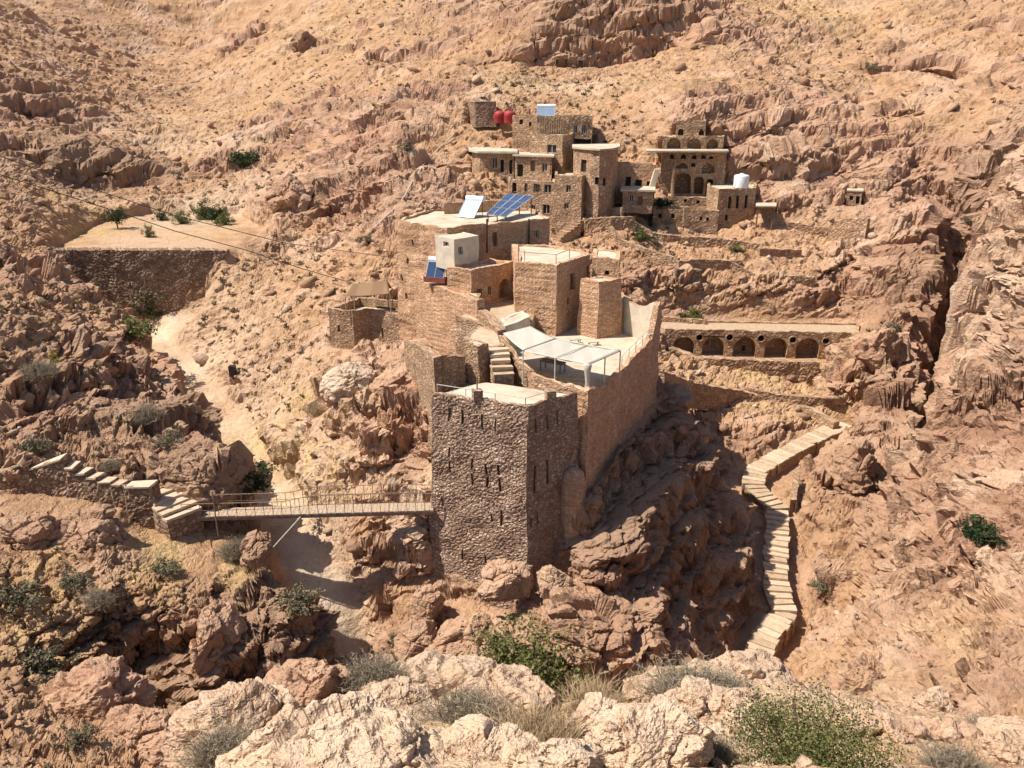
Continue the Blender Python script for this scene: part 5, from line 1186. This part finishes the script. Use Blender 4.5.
a = Acc(); p0, p1 = at(651,190,111.0), at(657,169,111.3); d_ = (p1 - p0); a.box((p0 + p1) / 2, d_ / 2, (.35,0,0), (0,.5,0)); a.solo('leaning_buttress', M_SCREED, 'pale leaning masonry strip beside the reddish cave house', 'buttress', None, False, .05)
zsh = vz(765,205.5,108.4); q = [pY(757,108.4,zsh), pY(775,108.2,zsh)]; q = ext(q, 3.2); root = empty('shed', (q[0][0] + 1, 109, vz(765,226,108.4)), 'open-fronted lean-to shed with pale slab roof beside the tank-topped house', 'shed')
slab_part(root, 'roof_slab', inset(q, -.15), zsh - .18, zsh, M_SCREED)
for x, y in inset(q, .15):
    a = Acc(); a.bar((x, y, vz(765,230,108.4)), (x, y, zsh - .18), .1); a.obj('post', M_WOOD, root)
a = Acc(); a.box(((q[2][0] + q[3][0]) / 2, q[2][1] - .1, zsh - 1.6), ((q[2][0] - q[3][0]) / 2, 0, 0), (0, .1, 0), (0, 0, 1.4)); a.obj('back_wall', M_VILL, root)
ra_ = root_of('long stone arcade'); ya = 90.2 + 1.75
for x0, y0, x1, y1, nm in ((740,344.5,746,355.5,'door'),(771.2,344.5,777.2,356,'door'),(709.2,338.5,717,347,'window'),(802.4,341,809,348,'window')):
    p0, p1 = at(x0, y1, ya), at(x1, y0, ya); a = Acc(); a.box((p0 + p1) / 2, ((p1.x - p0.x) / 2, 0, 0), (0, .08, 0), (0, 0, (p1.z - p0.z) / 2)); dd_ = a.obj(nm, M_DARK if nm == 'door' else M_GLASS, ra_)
    a = Acc()
    for xx in (p0.x, p1.x): a.box((xx, p0.y - .08, (p0.z + p1.z) / 2), (.06, 0, 0), (0, .06, 0), (0, 0, (p1.z - p0.z) / 2))
    a.box(((p0.x + p1.x) / 2, p0.y - .08, p1.z), ((p1.x - p0.x) / 2 + .06, 0, 0), (0, .06, 0), (0, 0, .07)); a.obj('frame', M_WOODL, dd_)
for cx, cy in ((699.4,337.6),(729.7,337.4),(761,338.4),(793,340),(826,341)):
    f_ = (cx - 657) / (858 - 657); c_ = at(cx, cy, 91.0 + f_ * (89.2 - 91.0) - .06); a = Acc(); rr_ = 3.6 * c_.length / FPX
    a.path([c_ + Vector((math.cos(t_ * math.pi / 7) * rr_, 0, math.sin(t_ * math.pi / 7) * rr_)) for t_ in range(15)], .075, 6); a.obj('vent_ring', M_BUFF, ra_)
# monks' cave openings under the high cliff
for px, py, wpx, lab in ((557,61.5,1.6,'narrow doorway-like cave opening, leftmost of the row under the high cliff'),(566,61,1.5,'small square cave window between the narrow cave opening and the wide one'),(580.5,62.5,2.8,'widest cave opening of the row under the high cliff')):
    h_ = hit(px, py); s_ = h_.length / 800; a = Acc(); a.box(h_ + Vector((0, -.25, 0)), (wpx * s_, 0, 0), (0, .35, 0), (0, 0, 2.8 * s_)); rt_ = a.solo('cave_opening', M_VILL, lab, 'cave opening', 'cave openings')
    a = Acc(); a.box(h_ + Vector((0, -.6, -.1)), (wpx * s_ * .75, 0, 0), (0, .03, 0), (0, 0, 2.3 * s_)); a.obj('mouth_shade', M_DARK, rt_)  # flat dark panel on the block stands in for shade inside the cave
h_ = hit(233,374); a = Acc(); a.box(h_ + Vector((0, 0, .35)), (.3,0,0), (0,.3,0), (0,0,.55)); a.solo('metal_bin', M_IRON, 'small dark metal bin standing alone on the pale slope', 'bin')
# cables across the upper left
for lab, pts in (('upper of the two thin cables slung across the upper left', ((-30,144,75),(0,156,76),(90,188,79),(175,215.5,82),(285,243,85),(396,258,80))), ('lower of the two thin cables slung across the upper left', ((-30,163,70),(0,174.5,71),(109,209,75),(175,231,77),(246,250,79),(300,268,80),(352,283,79)))):
    a = Acc(); P_ = [at(*q) for q in pts]; fine_ = []
    for u_, v_ in zip(P_[:-1], P_[1:]): fine_ += [u_.lerp(v_, k / 6) for k in range(6)]
    a.path(fine_ + [P_[-1]], .042, 5); a.solo('cable', M_IRON, lab, 'cable', 'cables over the left valley')
# pale hose on the slope left of the long house
a = Acc(); hp = []
for px, py in ((371,232),(382,221),(393,211),(404,198),(412,183),(424,165),(438,150),(456,133)): h_ = hit(px, py); hp.append(h_ + Vector((0, -.1, .12)))
a.path(hp, .09, 6); a.solo('hose', M_RAIL, 'pale hose snaking up the rocks left of the upper village', 'hose')
# ------------------------------------------------------------------ boulders
def ico(sub):
    bm = bmesh.new(); bmesh.ops.create_icosphere(bm, subdivisions=sub, radius=1.0)
    V = np.array([v.co[:] for v in bm.verts]); F = [tuple(v.index for v in f.verts) for f in bm.faces]; bm.free(); return V, F
ICO = {k: ico(k) for k in (1, 3, 5, 6)}
def boulder(label, px, py, Y, rx, ry, seed, tone=0.0, depth=1.0, sub=5, ang=0.5, name='boulder', group=None, tilt=0.0, cat='boulder', sink=0.25):
    """rx, ry: half width and half height in photo pixels at that distance"""
    c = at(px, py, Y); s = c.length / FPX; sx, sz = rx * s, ry * s / 0.85; sy = (sx + sz) * .5 * depth
    V, F = ICO[sub]; V = V.copy(); o = seed * 5.31
    # planes cut off an ellipsoid give broken faces
    rg = np.random.RandomState(seed)
    Pn = rg.normal(size=(20, 3)); Pn /= np.linalg.norm(Pn, axis=1, keepdims=True); dd = rg.uniform(.55, .95, 20)
    r = np.ones(len(V))
    for n_, d_ in zip(Pn, dd):
        k = V @ n_; r = np.where(k > 1e-3, np.minimum(r, d_ / np.maximum(k, 1e-3)), r)
    ang = min(.95, ang + .25); V = V * (r * ang + (1 - ang))[:, None]
    N = V / np.linalg.norm(V, axis=1, keepdims=True)
    S_ = np.array([sx, sy, sz]); W = V * S_; m_ = max(sx, sz)
    q = W / m_
    x, y, z = q[:, 0] * 1.6 + o, q[:, 1] * 1.6, q[:, 2] * 1.6
    f1, f2, cid = vor(x * .9, y * .9, z * 1.3, seed); crack = sst(0, .10, f2 - f1)
    fa = VF[0]; g1, g2, gid = vor(x * 2.6 + .2, y * 2.6, z * 3.2, seed + 1); fb = VF[0]
    dsp = .06 * fbm(x, y, z, 4, seed) + .08 * (cid - .5) + .26 * fa + .04 * (crack - 1) + .03 * (gid - .5) + .10 * fb + .02 * (sst(0, .10, g2 - g1) - 1) + .035 * fbm(x * 4, y * 4, z * 4, 4, seed + 9, .6) + .02 * fbm(x * 13, y * 13, z * 13, 3, seed + 19, .6)
    W = W + N * (dsp * m_ * 1.1)[:, None]
    if tilt: ct, st_ = math.cos(tilt), math.sin(tilt); W = np.stack([W[:, 0] * ct - W[:, 2] * st_, W[:, 1], W[:, 0] * st_ + W[:, 2] * ct], -1)
    o_ = mesh_obj(name, W, F, M_TER, None, False); o_.location = c
    for nm, arr in (('rock', np.full(len(W), .85)), ('tone', np.full(len(W), tone) + .3 * fbm(x, y, z, 2, seed + 30)), ('chunk', np.clip(.35 + .5 * cid * .6 + .4 * gid * .5, 0, 1)), ('grass', np.zeros(len(W)))):
        at_ = o_.data.attributes.new(nm, 'FLOAT', 'POINT'); at_.data.foreach_set('value', arr.astype(np.float32))
    return tag(o_, label, cat, group)
GF = 'foreground boulders'
BL = [
 ('rounded brown boulder with a dark side at the left of the foreground', 312,692,9.6,46,30,1,.05,1.0,.55),
 ('small pale boulder wedged between the brown boulder and the big pale one', 390,706,9.0,36,24,2,-.5,1.0,.4),
 ('largest pale whaleback boulder behind the grey thorn bush', 472,706,9.7,104,32,3,-.45,.8,.35),
 ('broad cream slab along the bottom edge, left of the dry grass', 345,764,5.0,128,36,4,-.6,.9,.5),
 ('knobbly cream rock joining the broad slab on its right', 480,764,5.1,74,28,5,-.6,.9,.5),
 ('tan sloping rock at the left end of the foreground ledge', 245,742,6.6,66,44,6,-.35,1.0,.4),
 ('flat pinkish slab tilted to the right at the bottom centre', 640,750,5.4,72,34,7,-.6,.9,.8),
 ('angular pink block leaning on the flat pinkish slab', 600,722,6.0,34,20,8,-.5,.9,.8),
 ('low pale rock at the bottom centre beside the dry grass', 556,764,4.7,52,20,9,-.7,.9,.5),
 ('long pale ledge rock above the green bush', 742,686,10.6,78,24,10,-.4,.8,.45),
 ('pale lumpy rock left of the green bush', 708,714,8.2,56,24,11,-.4,.8,.45),
 ('low sandy rock behind the pinkish slab', 668,690,9.6,46,18,12,-.35,.8,.4),
 ('pale flat rock to the right of the green bush', 852,724,10.5,42,14,13,-.3,.8,.4),
 ('small cream stone left of the rounded brown boulder', 268,712,8.4,30,20,14,-.3,1,.5),
]
for l, px, py, Y, rx, ry, sd, tn, dp, an_ in BL: boulder(l, px, py, Y, rx, ry, sd, tn, dp, 6, an_, 'boulder', GF)
GC = 'rocks at the foot of the tower'
for l, px, py, Y, rx, ry, sd, tn, dp, an_, tl in [
 ('sunlit leaning rock against the front corner of the dark tower', 502,580,43.2,30,23,21,-.1,.9,.7,.5),
 ('square sunlit block in the shade right of the tower foot', 553,584,42.8,19,16,22,-.25,1,.9,0),
 ('big cracked brown rock mass below the tower on the right', 592,636,41.4,72,46,23,.15,.9,.55,-.35),
 ('rounded tan rock below the tower on the left', 466,640,42.0,42,24,24,0,.9,.55,.4),
 ('tan boulder at the left foot of the tower beside the path', 428,606,44.4,18,17,25,-.1,1,.6,0),
 ('brown rock lump above the green bush of the crag foot', 520,648,41.0,50,26,26,.1,.9,.55,.2),
 ('lone upright reddish boulder at the bottom of the ravine side', 420,642,42.8,24,26,27,.0,1,.7,0)]:
    boulder(l, px, py, Y, rx, ry, sd, tn, dp, 6, an_, 'boulder', GC, tl)
GLB = 'rocks on the left bank'
for l, px, py, Y, rx, ry, sd, tn, dp, an_, tl in [
 ('sunlit sandy mound rock low on the left bank', 94,708,31.5,50,32,31,-.05,.9,.5,.1),
 ('pale wedge rock at the foot of the dark alcove', 146,738,29.4,44,28,32,-.05,.9,.65,-.2),
 ('tall rock pillar at the right edge of the dark alcove', 216,650,37.6,20,40,33,.1,1,.6,.1),
 ('huge dark brown boulder above the left end of the footbridge', 196,480,49.6,52,32,34,.45,.8,.5,0),
 ('dark rock clump of broken blocks under the stepped wall', 84,542,43.2,42,28,35,.3,.8,.7,.1),
 ('blocky brown rock on the far left bank below the stepped wall', 30,545,42.6,30,24,36,.25,.8,.7,0),
 ('red-brown rock under the struts of the footbridge', 258,548,44.0,18,20,37,.35,.9,.7,.3)]:
    boulder(l, px, py, Y, rx, ry, sd, tn, dp, 6, an_, 'boulder', GLB, tl)
for l, px, py, Y, rx, ry, sd, tn, an_ in [
 ('big reddish rock with a dark hollow beside the path above the ravine', 290,199,118,26,20,41,.1,.6),
 ('white limestone knob on the slope left of the orange curtain wall', 352,385,66,30,22,42,-.75,.5),
 ('brown outcrop lump on the hillside above the ravine', 303,42,232,13,10,43,.45,.6),
 ('rounded red-brown rock in front of the right end of the arcade', 878,352,88,24,22,44,.1,.6),
 ('rounded brown rock right of the stairway top', 856,470,68,22,30,45,.2,.6)]:
    hy = hit(px, py + ry * .5); boulder(l, px, py, hy.y + .3 * rx * hy.length / FPX, rx, ry, sd, tn, .9, 5, an_, 'boulder', 'rocks on the slopes')
# low broken wall of slabs in the right foreground
root = None
h0 = hit(905, 732); root = empty('field_wall', h0, 'low tumbled dry stone wall along the path at the lower right', 'wall')
for q_, (px, py, rx, ry) in enumerate([(850,722,13,7),(868,726,15,8),(889,728,14,7),(908,731,16,8),(930,732,15,7),(950,733,14,8),(968,731,13,7),(880,720,10,5),(920,723,11,5),(942,725,9,5),(900,738,10,5)]):
    y_ = hit(px, py + 5).y; o_ = boulder('stone', px, py, y_, rx, ry, 140 + q_, -.2, 1.2, 3, .7, 'stone')
    del o_['label']; del o_['category']; o_.location = o_.location - h0; o_.parent = root
for l, px, py, Y, rx, ry, sd, an_ in [('flat path slab at the lower right corner', 1000,735,11.6,26,9,51,.8), ('tilted path slab beyond the tumbled wall', 935,706,15.5,20,9,52,.8), ('square end stone of the tumbled wall', 1008,752,10.6,20,14,53,.85), ('second path slab nearer the right edge of the photo', 1030,748,10.6,24,9,54,.8)]:
    Y = hit(px, py + ry * .4).y; boulder(l, px, py, Y, rx, ry, sd, -.35, 1.2, 5, an_, 'path_stone', 'stones of the lower right path', .3, 'stone')
# ------------------------------------------------------------------ plants
def leaf_mat(name, lo, hi, trans=.25):
    m, t, b = new_mat(name, .75); at_ = nd(t, 'ShaderNodeAttribute'); at_.attribute_name = 'stone'
    c = ramp(t, at_.outputs['Fac'], [(0, lo), (1, hi)]); t.links.new(c, b.inputs['Base Color'])
    tr = nd(t, 'ShaderNodeBsdfTranslucent'); t.links.new(c, tr.inputs['Color']); mx = nd(t, 'ShaderNodeMixShader'); mx.inputs[0].default_value = trans
    t.links.new(b.outputs[0], mx.inputs[1]); t.links.new(tr.outputs[0], mx.inputs[2]); t.links.new(mx.outputs[0], t.nodes['Material Output'].inputs[0]); return m
M_LEAF = {'green': leaf_mat('olive_leaves', (.055, .062, .016), (.20, .20, .065)), 'dark': leaf_mat('dark_leaves', (.020, .035, .012), (.06, .085, .03)),
          'grey': leaf_mat('grey_thorn_twigs', (.16, .12, .075), (.40, .33, .23)), 'straw': leaf_mat('straw_grass', (.32, .22, .12), (.58, .44, .27)),
          'scrub': leaf_mat('dry_scrub_leaves', (.10, .072, .036), (.24, .18, .10)), 'olive': leaf_mat('scrub_leaves', (.10, .085, .048), (.25, .21, .125)), 'yellow': leaf_mat('yellow_scrub', (.20, .16, .04), (.42, .34, .10))}
M_BARK = flat_mat('bark', (.16, .10, .06), .9, .2, 8)
def quads(C, U, W_):
    V = np.stack([C - U - W_, C + U - W_, C + U + W_, C - U + W_], 1).reshape(-1, 3); n = len(C)
    return V, [(4*k, 4*k+1, 4*k+2, 4*k+3) for k in range(n)]
def rndu(rg, n): v = rg.normal(size=(n, 3)); return v / np.linalg.norm(v, axis=1, keepdims=True)
PROTO = {}
def plant_meshes(kind_, dens, seed, tree=False):
    """unit plants (about 1 m wide, standing at the origin): foliage and stems"""
    key = (kind_, dens, seed, tree)
    if key in PROTO: return PROTO[key]
    rg = np.random.RandomState(seed + 100); st = Acc(); fo = Acc()
    if kind_ in ('green', 'dark', 'olive', 'yellow'):
        n = dens; ncl = max(14, n // 45); cc = rndu(rg, ncl); cc[:, 2] = np.abs(cc[:, 2]) if not tree else cc[:, 2] * .9 + .18; rad = rg.uniform(.12, .58, ncl)[:, None]
        cc = cc * rad * np.array([1, 1, .95]) + np.array([0, 0, .10]); which = rg.randint(0, ncl, n)
        C = cc[which] + rg.normal(size=(n, 3)) * .062; C[:, 2] = np.maximum(C[:, 2], .01 if not tree else -.3)
        u = rndu(rg, n); v = np.cross(u, rndu(rg, n)); v /= np.linalg.norm(v, axis=1, keepdims=True)
        sz = (rg.uniform(.6, 1.3, n) * .55 / math.sqrt(n))[:, None] * 1.5
        V, F = quads(C, u * sz * 1.2, v * sz * .7); cl = np.clip(.5 + .35 * (rg.rand(ncl)[which] - .5) * 2 + rg.normal(size=n) * .14, 0, 1); fo.add(V, F, np.repeat(cl, 4))
        for k in range(min(ncl, 26)): st.bar((rg.normal() * .03, rg.normal() * .03, 0), cc[k], .010, 4)
    else:
        n = dens; a0 = rg.uniform(0, 2 * math.pi, n); lean = rg.uniform(.05, 1.0 if kind_ == 'grey' else .75, n); L = rg.uniform(.3, .58, n) * (1.0 if kind_ == 'grey' else .95)
        B_ = np.stack([rg.normal(size=n) * (.10 if kind_ == 'grey' else .17), rg.normal(size=n) * (.10 if kind_ == 'grey' else .17), np.zeros(n)], -1)
        d = np.stack([np.cos(a0) * np.sin(lean), np.sin(a0) * np.sin(lean), np.cos(lean)], -1)
        side = np.cross(d, rndu(rg, n)); side /= np.linalg.norm(side, axis=1, keepdims=True); wd = .0045
        M1 = B_ + d * L[:, None] * .55; d2 = d + np.array([0, 0, -.35]) * lean[:, None] + rg.normal(size=(n, 3)) * .22; T = M1 + d2 * L[:, None] * .5
        T[:, 2] = np.maximum(T[:, 2], .01)
        V = np.stack([B_ - side * wd, B_ + side * wd, M1 + side * wd, M1 - side * wd, T], 1).reshape(-1, 3); F = []
        for k in range(n): o = 5 * k; F += [(o, o+1, o+2, o+3), (o+3, o+2, o+4)]
        fo.add(V, F, np.repeat(np.clip(rg.rand(n), 0, 1), 5))
        if kind_ == 'grey':
            n2 = n * 2; w_ = rg.randint(0, n, n2); f = rg.uniform(.3, 1, n2)[:, None]; S0 = M1[w_] * (1 - f) + T[w_] * f; dd = rndu(rg, n2) * .07; sd_ = np.cross(dd, rndu(rg, n2)); sd_ /= np.linalg.norm(sd_, axis=1, keepdims=True)
            V = np.stack([S0 - sd_ * .004, S0 + sd_ * .004, S0 + dd], 1).reshape(-1, 3); fo.add(V, [(3*k, 3*k+1, 3*k+2) for k in range(n2)], np.repeat(rg.rand(n2), 3))
        for k in range(8): st.bar(B_[k], M1[k], .007, 4)
    a = fo.obj('foliage', M_LEAF[kind_], None); b = st.obj('stem', M_BARK, None)
    r = (a.data, b.data); bpy.data.objects.remove(a); bpy.data.objects.remove(b); PROTO[key] = r; return r
PS = 1.4
def psz(k): return PS * (.74 if k in ('olive', 'yellow') else 1)
def plant(label, p, size, kind_='olive', dens=900, seed=0, name='shrub', cat='shrub', group=None, squash=1.0, trunk=0.0):
    f, s = plant_meshes(kind_, dens, seed, trunk > .25); root = empty(name, p, label, cat, group)
    root.rotation_euler = (0, 0, seed * 1.7)
    for nm, me in (('foliage', f), ('stem', s)):
        o = bpy.data.objects.new(nm if not (trunk and nm == 'stem') else 'trunk', me); link(o, root); ps = psz(kind_); o.scale = (size * ps, size * ps, size * squash * ps)
        o.location = (0, 0, trunk)
    if trunk:
        a = Acc(); a.bar((p[0], p[1], p[2] - .2), (p[0], p[1], p[2] + trunk + size * .2), size * .045, 7); 
        root.rotation_euler = (0, 0, 0); a.obj('trunk', M_BARK, root)
    return root
GS = 'shrubs on the slopes'
def P_(px, py, lift=0.0): h = hit(px, py); return (h.x, h.y, h.z - .03 + lift)
# foreground, named by look
def fg(px, py, Y): v = at(px, py, Y); return (v.x, v.y, v.z)
plant('big olive-green bush at the bottom right of the foreground', fg(806,786,5.6), 1.0, 'green', 17000, 1, 'bush', 'bush', None, .95)
plant('dark green bush growing at the foot of the crag below the tower', fg(523,684,38.5), 5.2, 'green', 5200, 2, 'bush', 'bush', None, .8)
plant('grey thorny bush in front of the largest pale boulder', fg(470,742,7.2), .95, 'grey', 2600, 3, 'thorn_bush', 'bush', None, .75)
plant('grey spiky tuft between the brown boulder and the pale boulders', fg(374,697,9.6), 1.0, 'grey', 1800, 4, 'thorn_bush', 'bush', None, .75)
plant('golden dry grass clump left of the pinkish slab', fg(538,760,5.6), .75, 'straw', 2600, 5, 'dry_grass', 'grass clump', None, .7)
plant('dry straw tuft behind the angular pink block', fg(596,712,8.4), .75, 'straw', 1600, 6, 'dry_grass', 'grass clump', None, .6)
plant('brownish dry bush above the flat pinkish slab', fg(690,708,8.8), 1.1, 'grey', 1800, 7, 'thorn_bush', 'bush', None, .6)
plant('small mauve-grey twig bush right of the pinkish slab', fg(716,764,5.6), .38, 'grey', 900, 8, 'thorn_bush', 'bush', None, .9)
plant('pale grey brush at the bottom right corner', fg(955,784,7.2), .72, 'grey', 2400, 9, 'thorn_bush', 'bush', None, .7)
plant('dark twiggy bush on the long pale ledge rock', fg(722,702,9.0), .8, 'grey', 1300, 10, 'thorn_bush', 'bush', None, .6)
plant('grey tuft hanging at the left end of the ledge', fg(222,764,5.8), .6, 'grey', 1200, 11, 'thorn_bush', 'bush', None, .7)
plant('thin straw tuft at the crest beside the stairway foot', fg(655,690,10), .6, 'straw', 1100, 12, 'dry_grass', 'grass clump', None, .6)
plant('small pale tuft at the far right of the path wall', fg(985,742,9.6), .7, 'grey', 1000, 13, 'thorn_bush', 'bush', None, .7)
# trees of the flat terrace
for lab, px, py, s, k, tr, sd in [
  ('round dark green tree on a thin trunk standing alone on the flat terrace', 118,229.5,2.2,'dark',1.3,21),('small green tree near the front of the flat terrace', 150,237,1.5,'green',.3,22),
  ('green bushy tree in the middle of the flat terrace', 182,224.5,2.2,'green',.3,23),('small dark tree behind the middle of the flat terrace', 161,221,1.7,'dark',.3,24),
  ('yellowish bush at the back of the flat terrace', 177,212.5,2.0,'yellow',.2,25),('dark tree at the back right of the flat terrace', 191,210.5,2.2,'dark',.3,26),
  ('largest leafy tree of the clump at the right of the flat terrace', 207,219.5,3.0,'green',.4,27),('dark bush right of the leafy clump on the flat terrace', 217,222.5,2.4,'dark',.2,28),('low bush at the far right of the terrace clump', 226,225,1.9,'green',.1,29)]:
    v = atz(px, py, ZD - .25); plant(lab, (v.x, v.y, v.z), s, k, 1800, sd, 'tree', 'tree', 'trees on the flat terrace', 1.0, tr)
for lab, px, py, s, k, sd in [
  ('green shrub at the right foot of the dam wall', 150,305,4.0,'olive',31),('dark bushy shrub in the ravine below the dam wall', 149,318,2.6,'dark',32),('leafy thin shrub left of the white ravine floor', 134,338,3.0,'green',33),
  ('dark green shrub behind the huge dark boulder', 254,487,2.6,'dark',34),('green bush above the left end of the arcade roof', 694,317,1.9,'green',35),('dark round bush at the left end of the arcade roof', 684,321,1.5,'dark',36),
  ('shrub on the cliff edge of the left bank in the shade', 298,608,2.6,'olive',37),('olive shrub on the left bank below the footbridge', 165,575,2.0,'olive',38),('shrub at the right edge of the yellow grass patch', 236,556,2.0,'grey',39),
  ('dark olive shrub at the far left of the bank', 14,606,2.6,'olive',40),('big olive shrub left of the dark alcove', 46,672,2.6,'olive',41),('grey-green shrub above the dark alcove', 76,584,1.8,'olive',42),('small shrub at the rim of the dark alcove', 100,604,1.6,'grey',43),
  ('yellow-green shrub among the rocks of the left slope', 54,364,1.8,'yellow',44),('grey shrub on the left slope', 40,378,2.4,'grey',45),('grey shrub below the cliff of the left spur', 147,420,2.2,'grey',46),('shrub on top of the rocks left of the huge dark boulder', 167,443,1.8,'olive',47),
  ('lone dark shrub on the right-hand slope', 975,541,2.0,'dark',48),('dark shrub at the top of the right-hand ravine', 968,224,2.4,'olive',49),('shrub clinging to the rocks above the hose', 407,151,3.0,'olive',50),('shrub on the slope beside the tall orange house', 366,243,2.2,'olive',51),
  ('dark green bush on the hillside above the flat terrace', 246,166,4.4,'dark',52),('green bush below the wall that curves from the village stair', 640,239,2.2,'green',53),('olive bush under the pale-topped path wall', 655,244,2.0,'olive',54),('green shrub in front of the deep arched front', 663,207,2.4,'dark',55),
  ('shrub beside the lower stairway', 823,588,1.8,'olive',56),('small green tuft on the slope under the path wall', 735,252,1.6,'green',57),('olive tuft in the rocks at the left foot of the tower', 398,644,1.4,'olive',58),('shrub beneath the white-topped rocks below the path', 560,600,1.2,'olive',59),
  ('dark shrub on the rocks of the far left spur', 38,450,2.0,'olive',60),('shrub in the ravine right of the stair top', 893,330,1.8,'olive',61),('dark hillside bush above the right ravine', 870,70,3.0,'olive',62),
  ('grey tuft below the huge dark boulder', 110,470,1.4,'grey',63),('straw tuft on the slope left of the white limestone knob', 318,412,1.8,'straw',64),('dark shrub at the bottom left of the photo', 80,742,1.4,'olive',65)]:
    plant(lab, P_(px, py), s, k, 1300, sd, 'shrub', 'shrub', GS, .75)
# ------------------------------------------------------------------ loose stones and scrub (nobody could count them)
def scatter():
    rg = np.random.RandomState(77)
    ok = (RR > 14) & (RR < 300) & (np.abs(TH) < R(40)) & (CALM < .3)
    ok2 = (RR > 5.5) & (RR < 300) & (np.abs(TH) < R(40)) & (CALM < .3); wgt = ok2 * (.25 + .9 * (1 - mask)); wgt = (wgt / wgt.sum()).ravel()
    n = 15000; idx = rg.choice(wgt.size, n, p=wgt); C = np.stack([XT, YT, ZT], -1).reshape(-1, 3)[idx]; r0 = RR.ravel()[idx]
    s = np.clip((rg.pareto(2.8, n) + .5) * .12, .07, .6) * np.clip(r0 / 55, .16, 1.8)
    V0, F0 = ICO[1]; m = len(V0); V = np.repeat(V0[None], n, 0) * (1 + rg.uniform(-.33, .33, (n, m, 1)))
    S_ = np.stack([rg.uniform(.8, 1.5, n), rg.uniform(.7, 1.2, n), rg.uniform(.45, .95, n)], -1) * s[:, None]; V = V * S_[:, None, :]
    a_ = rg.uniform(0, 6.28, n); ca, sa = np.cos(a_)[:, None], np.sin(a_)[:, None]; tl = rg.normal(size=n)[:, None] * .35
    x = V[..., 0] * ca - V[..., 1] * sa; y = V[..., 0] * sa + V[..., 1] * ca; z = V[..., 2] + tl * x
    V = np.stack([x, y, z], -1) + C[:, None, :] + np.array([0, 0, .12]) * s[:, None, None]
    F = (np.array(F0)[None] + (np.arange(n) * m)[:, None, None]).reshape(-1, 3)
    me = bpy.data.meshes.new('loose_stones'); me.vertices.add(n * m); me.vertices.foreach_set('co', V.reshape(-1).astype(np.float32))
    me.loops.add(F.size); me.loops.foreach_set('vertex_index', F.ravel().astype(np.int32)); me.polygons.add(len(F)); me.polygons.foreach_set('loop_start', np.arange(0, F.size, 3, dtype=np.int32)); me.update(calc_edges=True)
    tn = TONE.ravel()[idx]
    for nm, arr in (('rock', np.full(n, .8)), ('tone', tn * .8 + rg.normal(size=n) * .3), ('chunk', rg.rand(n)), ('grass', np.zeros(n))):
        q = me.attributes.new(nm, 'FLOAT', 'POINT'); q.data.foreach_set('value', np.repeat(arr, m).astype(np.float32))
    me.materials.append(M_TER); o = link(bpy.data.objects.new('loose_stones', me)); kind(o, 'stuff'); o['label'] = 'loose stones strewn over the bare hillsides'; o['category'] = 'stones'
    # scrub tufts
    n = 3000; wg = (ok & (RR > 22)) * (.3 + (1 - mask)) * sst(-.25, .3, fbm(X * .04, Y * .04, X * 0, 3, 55)) ; wg = (wg / wg.sum()).ravel(); idx = rg.choice(wg.size, n, p=wg); C = np.stack([XT, YT, ZT], -1).reshape(-1, 3)[idx]; r0 = RR.ravel()[idx]
    s = rg.uniform(.14, .34, n) * np.clip(r0 / 60, .6, 2.0); K = 14; d = rndu(rg, n * K).reshape(n, K, 3); d[..., 2] = np.abs(d[..., 2]) * .8 + .1
    sd_ = np.cross(d, rndu(rg, n * K).reshape(n, K, 3)); sd_ /= np.linalg.norm(sd_, axis=-1, keepdims=True); L = s[:, None, None] * rg.uniform(.6, 1.1, (n, K, 1)); b0 = C[:, None, :] + d * L * .1
    V = np.stack([b0 - sd_ * L * .10, b0 + sd_ * L * .10, b0 + d * L + sd_ * L * .2, b0 + d * L * .9 - sd_ * L * .2], 2).reshape(-1, 3)
    F = np.arange(len(V)).reshape(-1, 4); me = bpy.data.meshes.new('dry_scrub'); me.vertices.add(len(V)); me.vertices.foreach_set('co', V.ravel().astype(np.float32))
    me.loops.add(F.size); me.loops.foreach_set('vertex_index', F.ravel().astype(np.int32)); me.polygons.add(len(F)); me.polygons.foreach_set('loop_start', np.arange(0, F.size, 4, dtype=np.int32)); me.update(calc_edges=True)
    q = me.attributes.new('stone', 'FLOAT', 'POINT'); q.data.foreach_set('value', np.repeat(rg.rand(n), K * 4).astype(np.float32)); me.materials.append(M_LEAF['scrub'])
    o = link(bpy.data.objects.new('dry_scrub', me)); kind(o, 'stuff'); o['label'] = 'dry olive scrub tufts dotted over the hillsides'; o['category'] = 'scrub'
scatter()
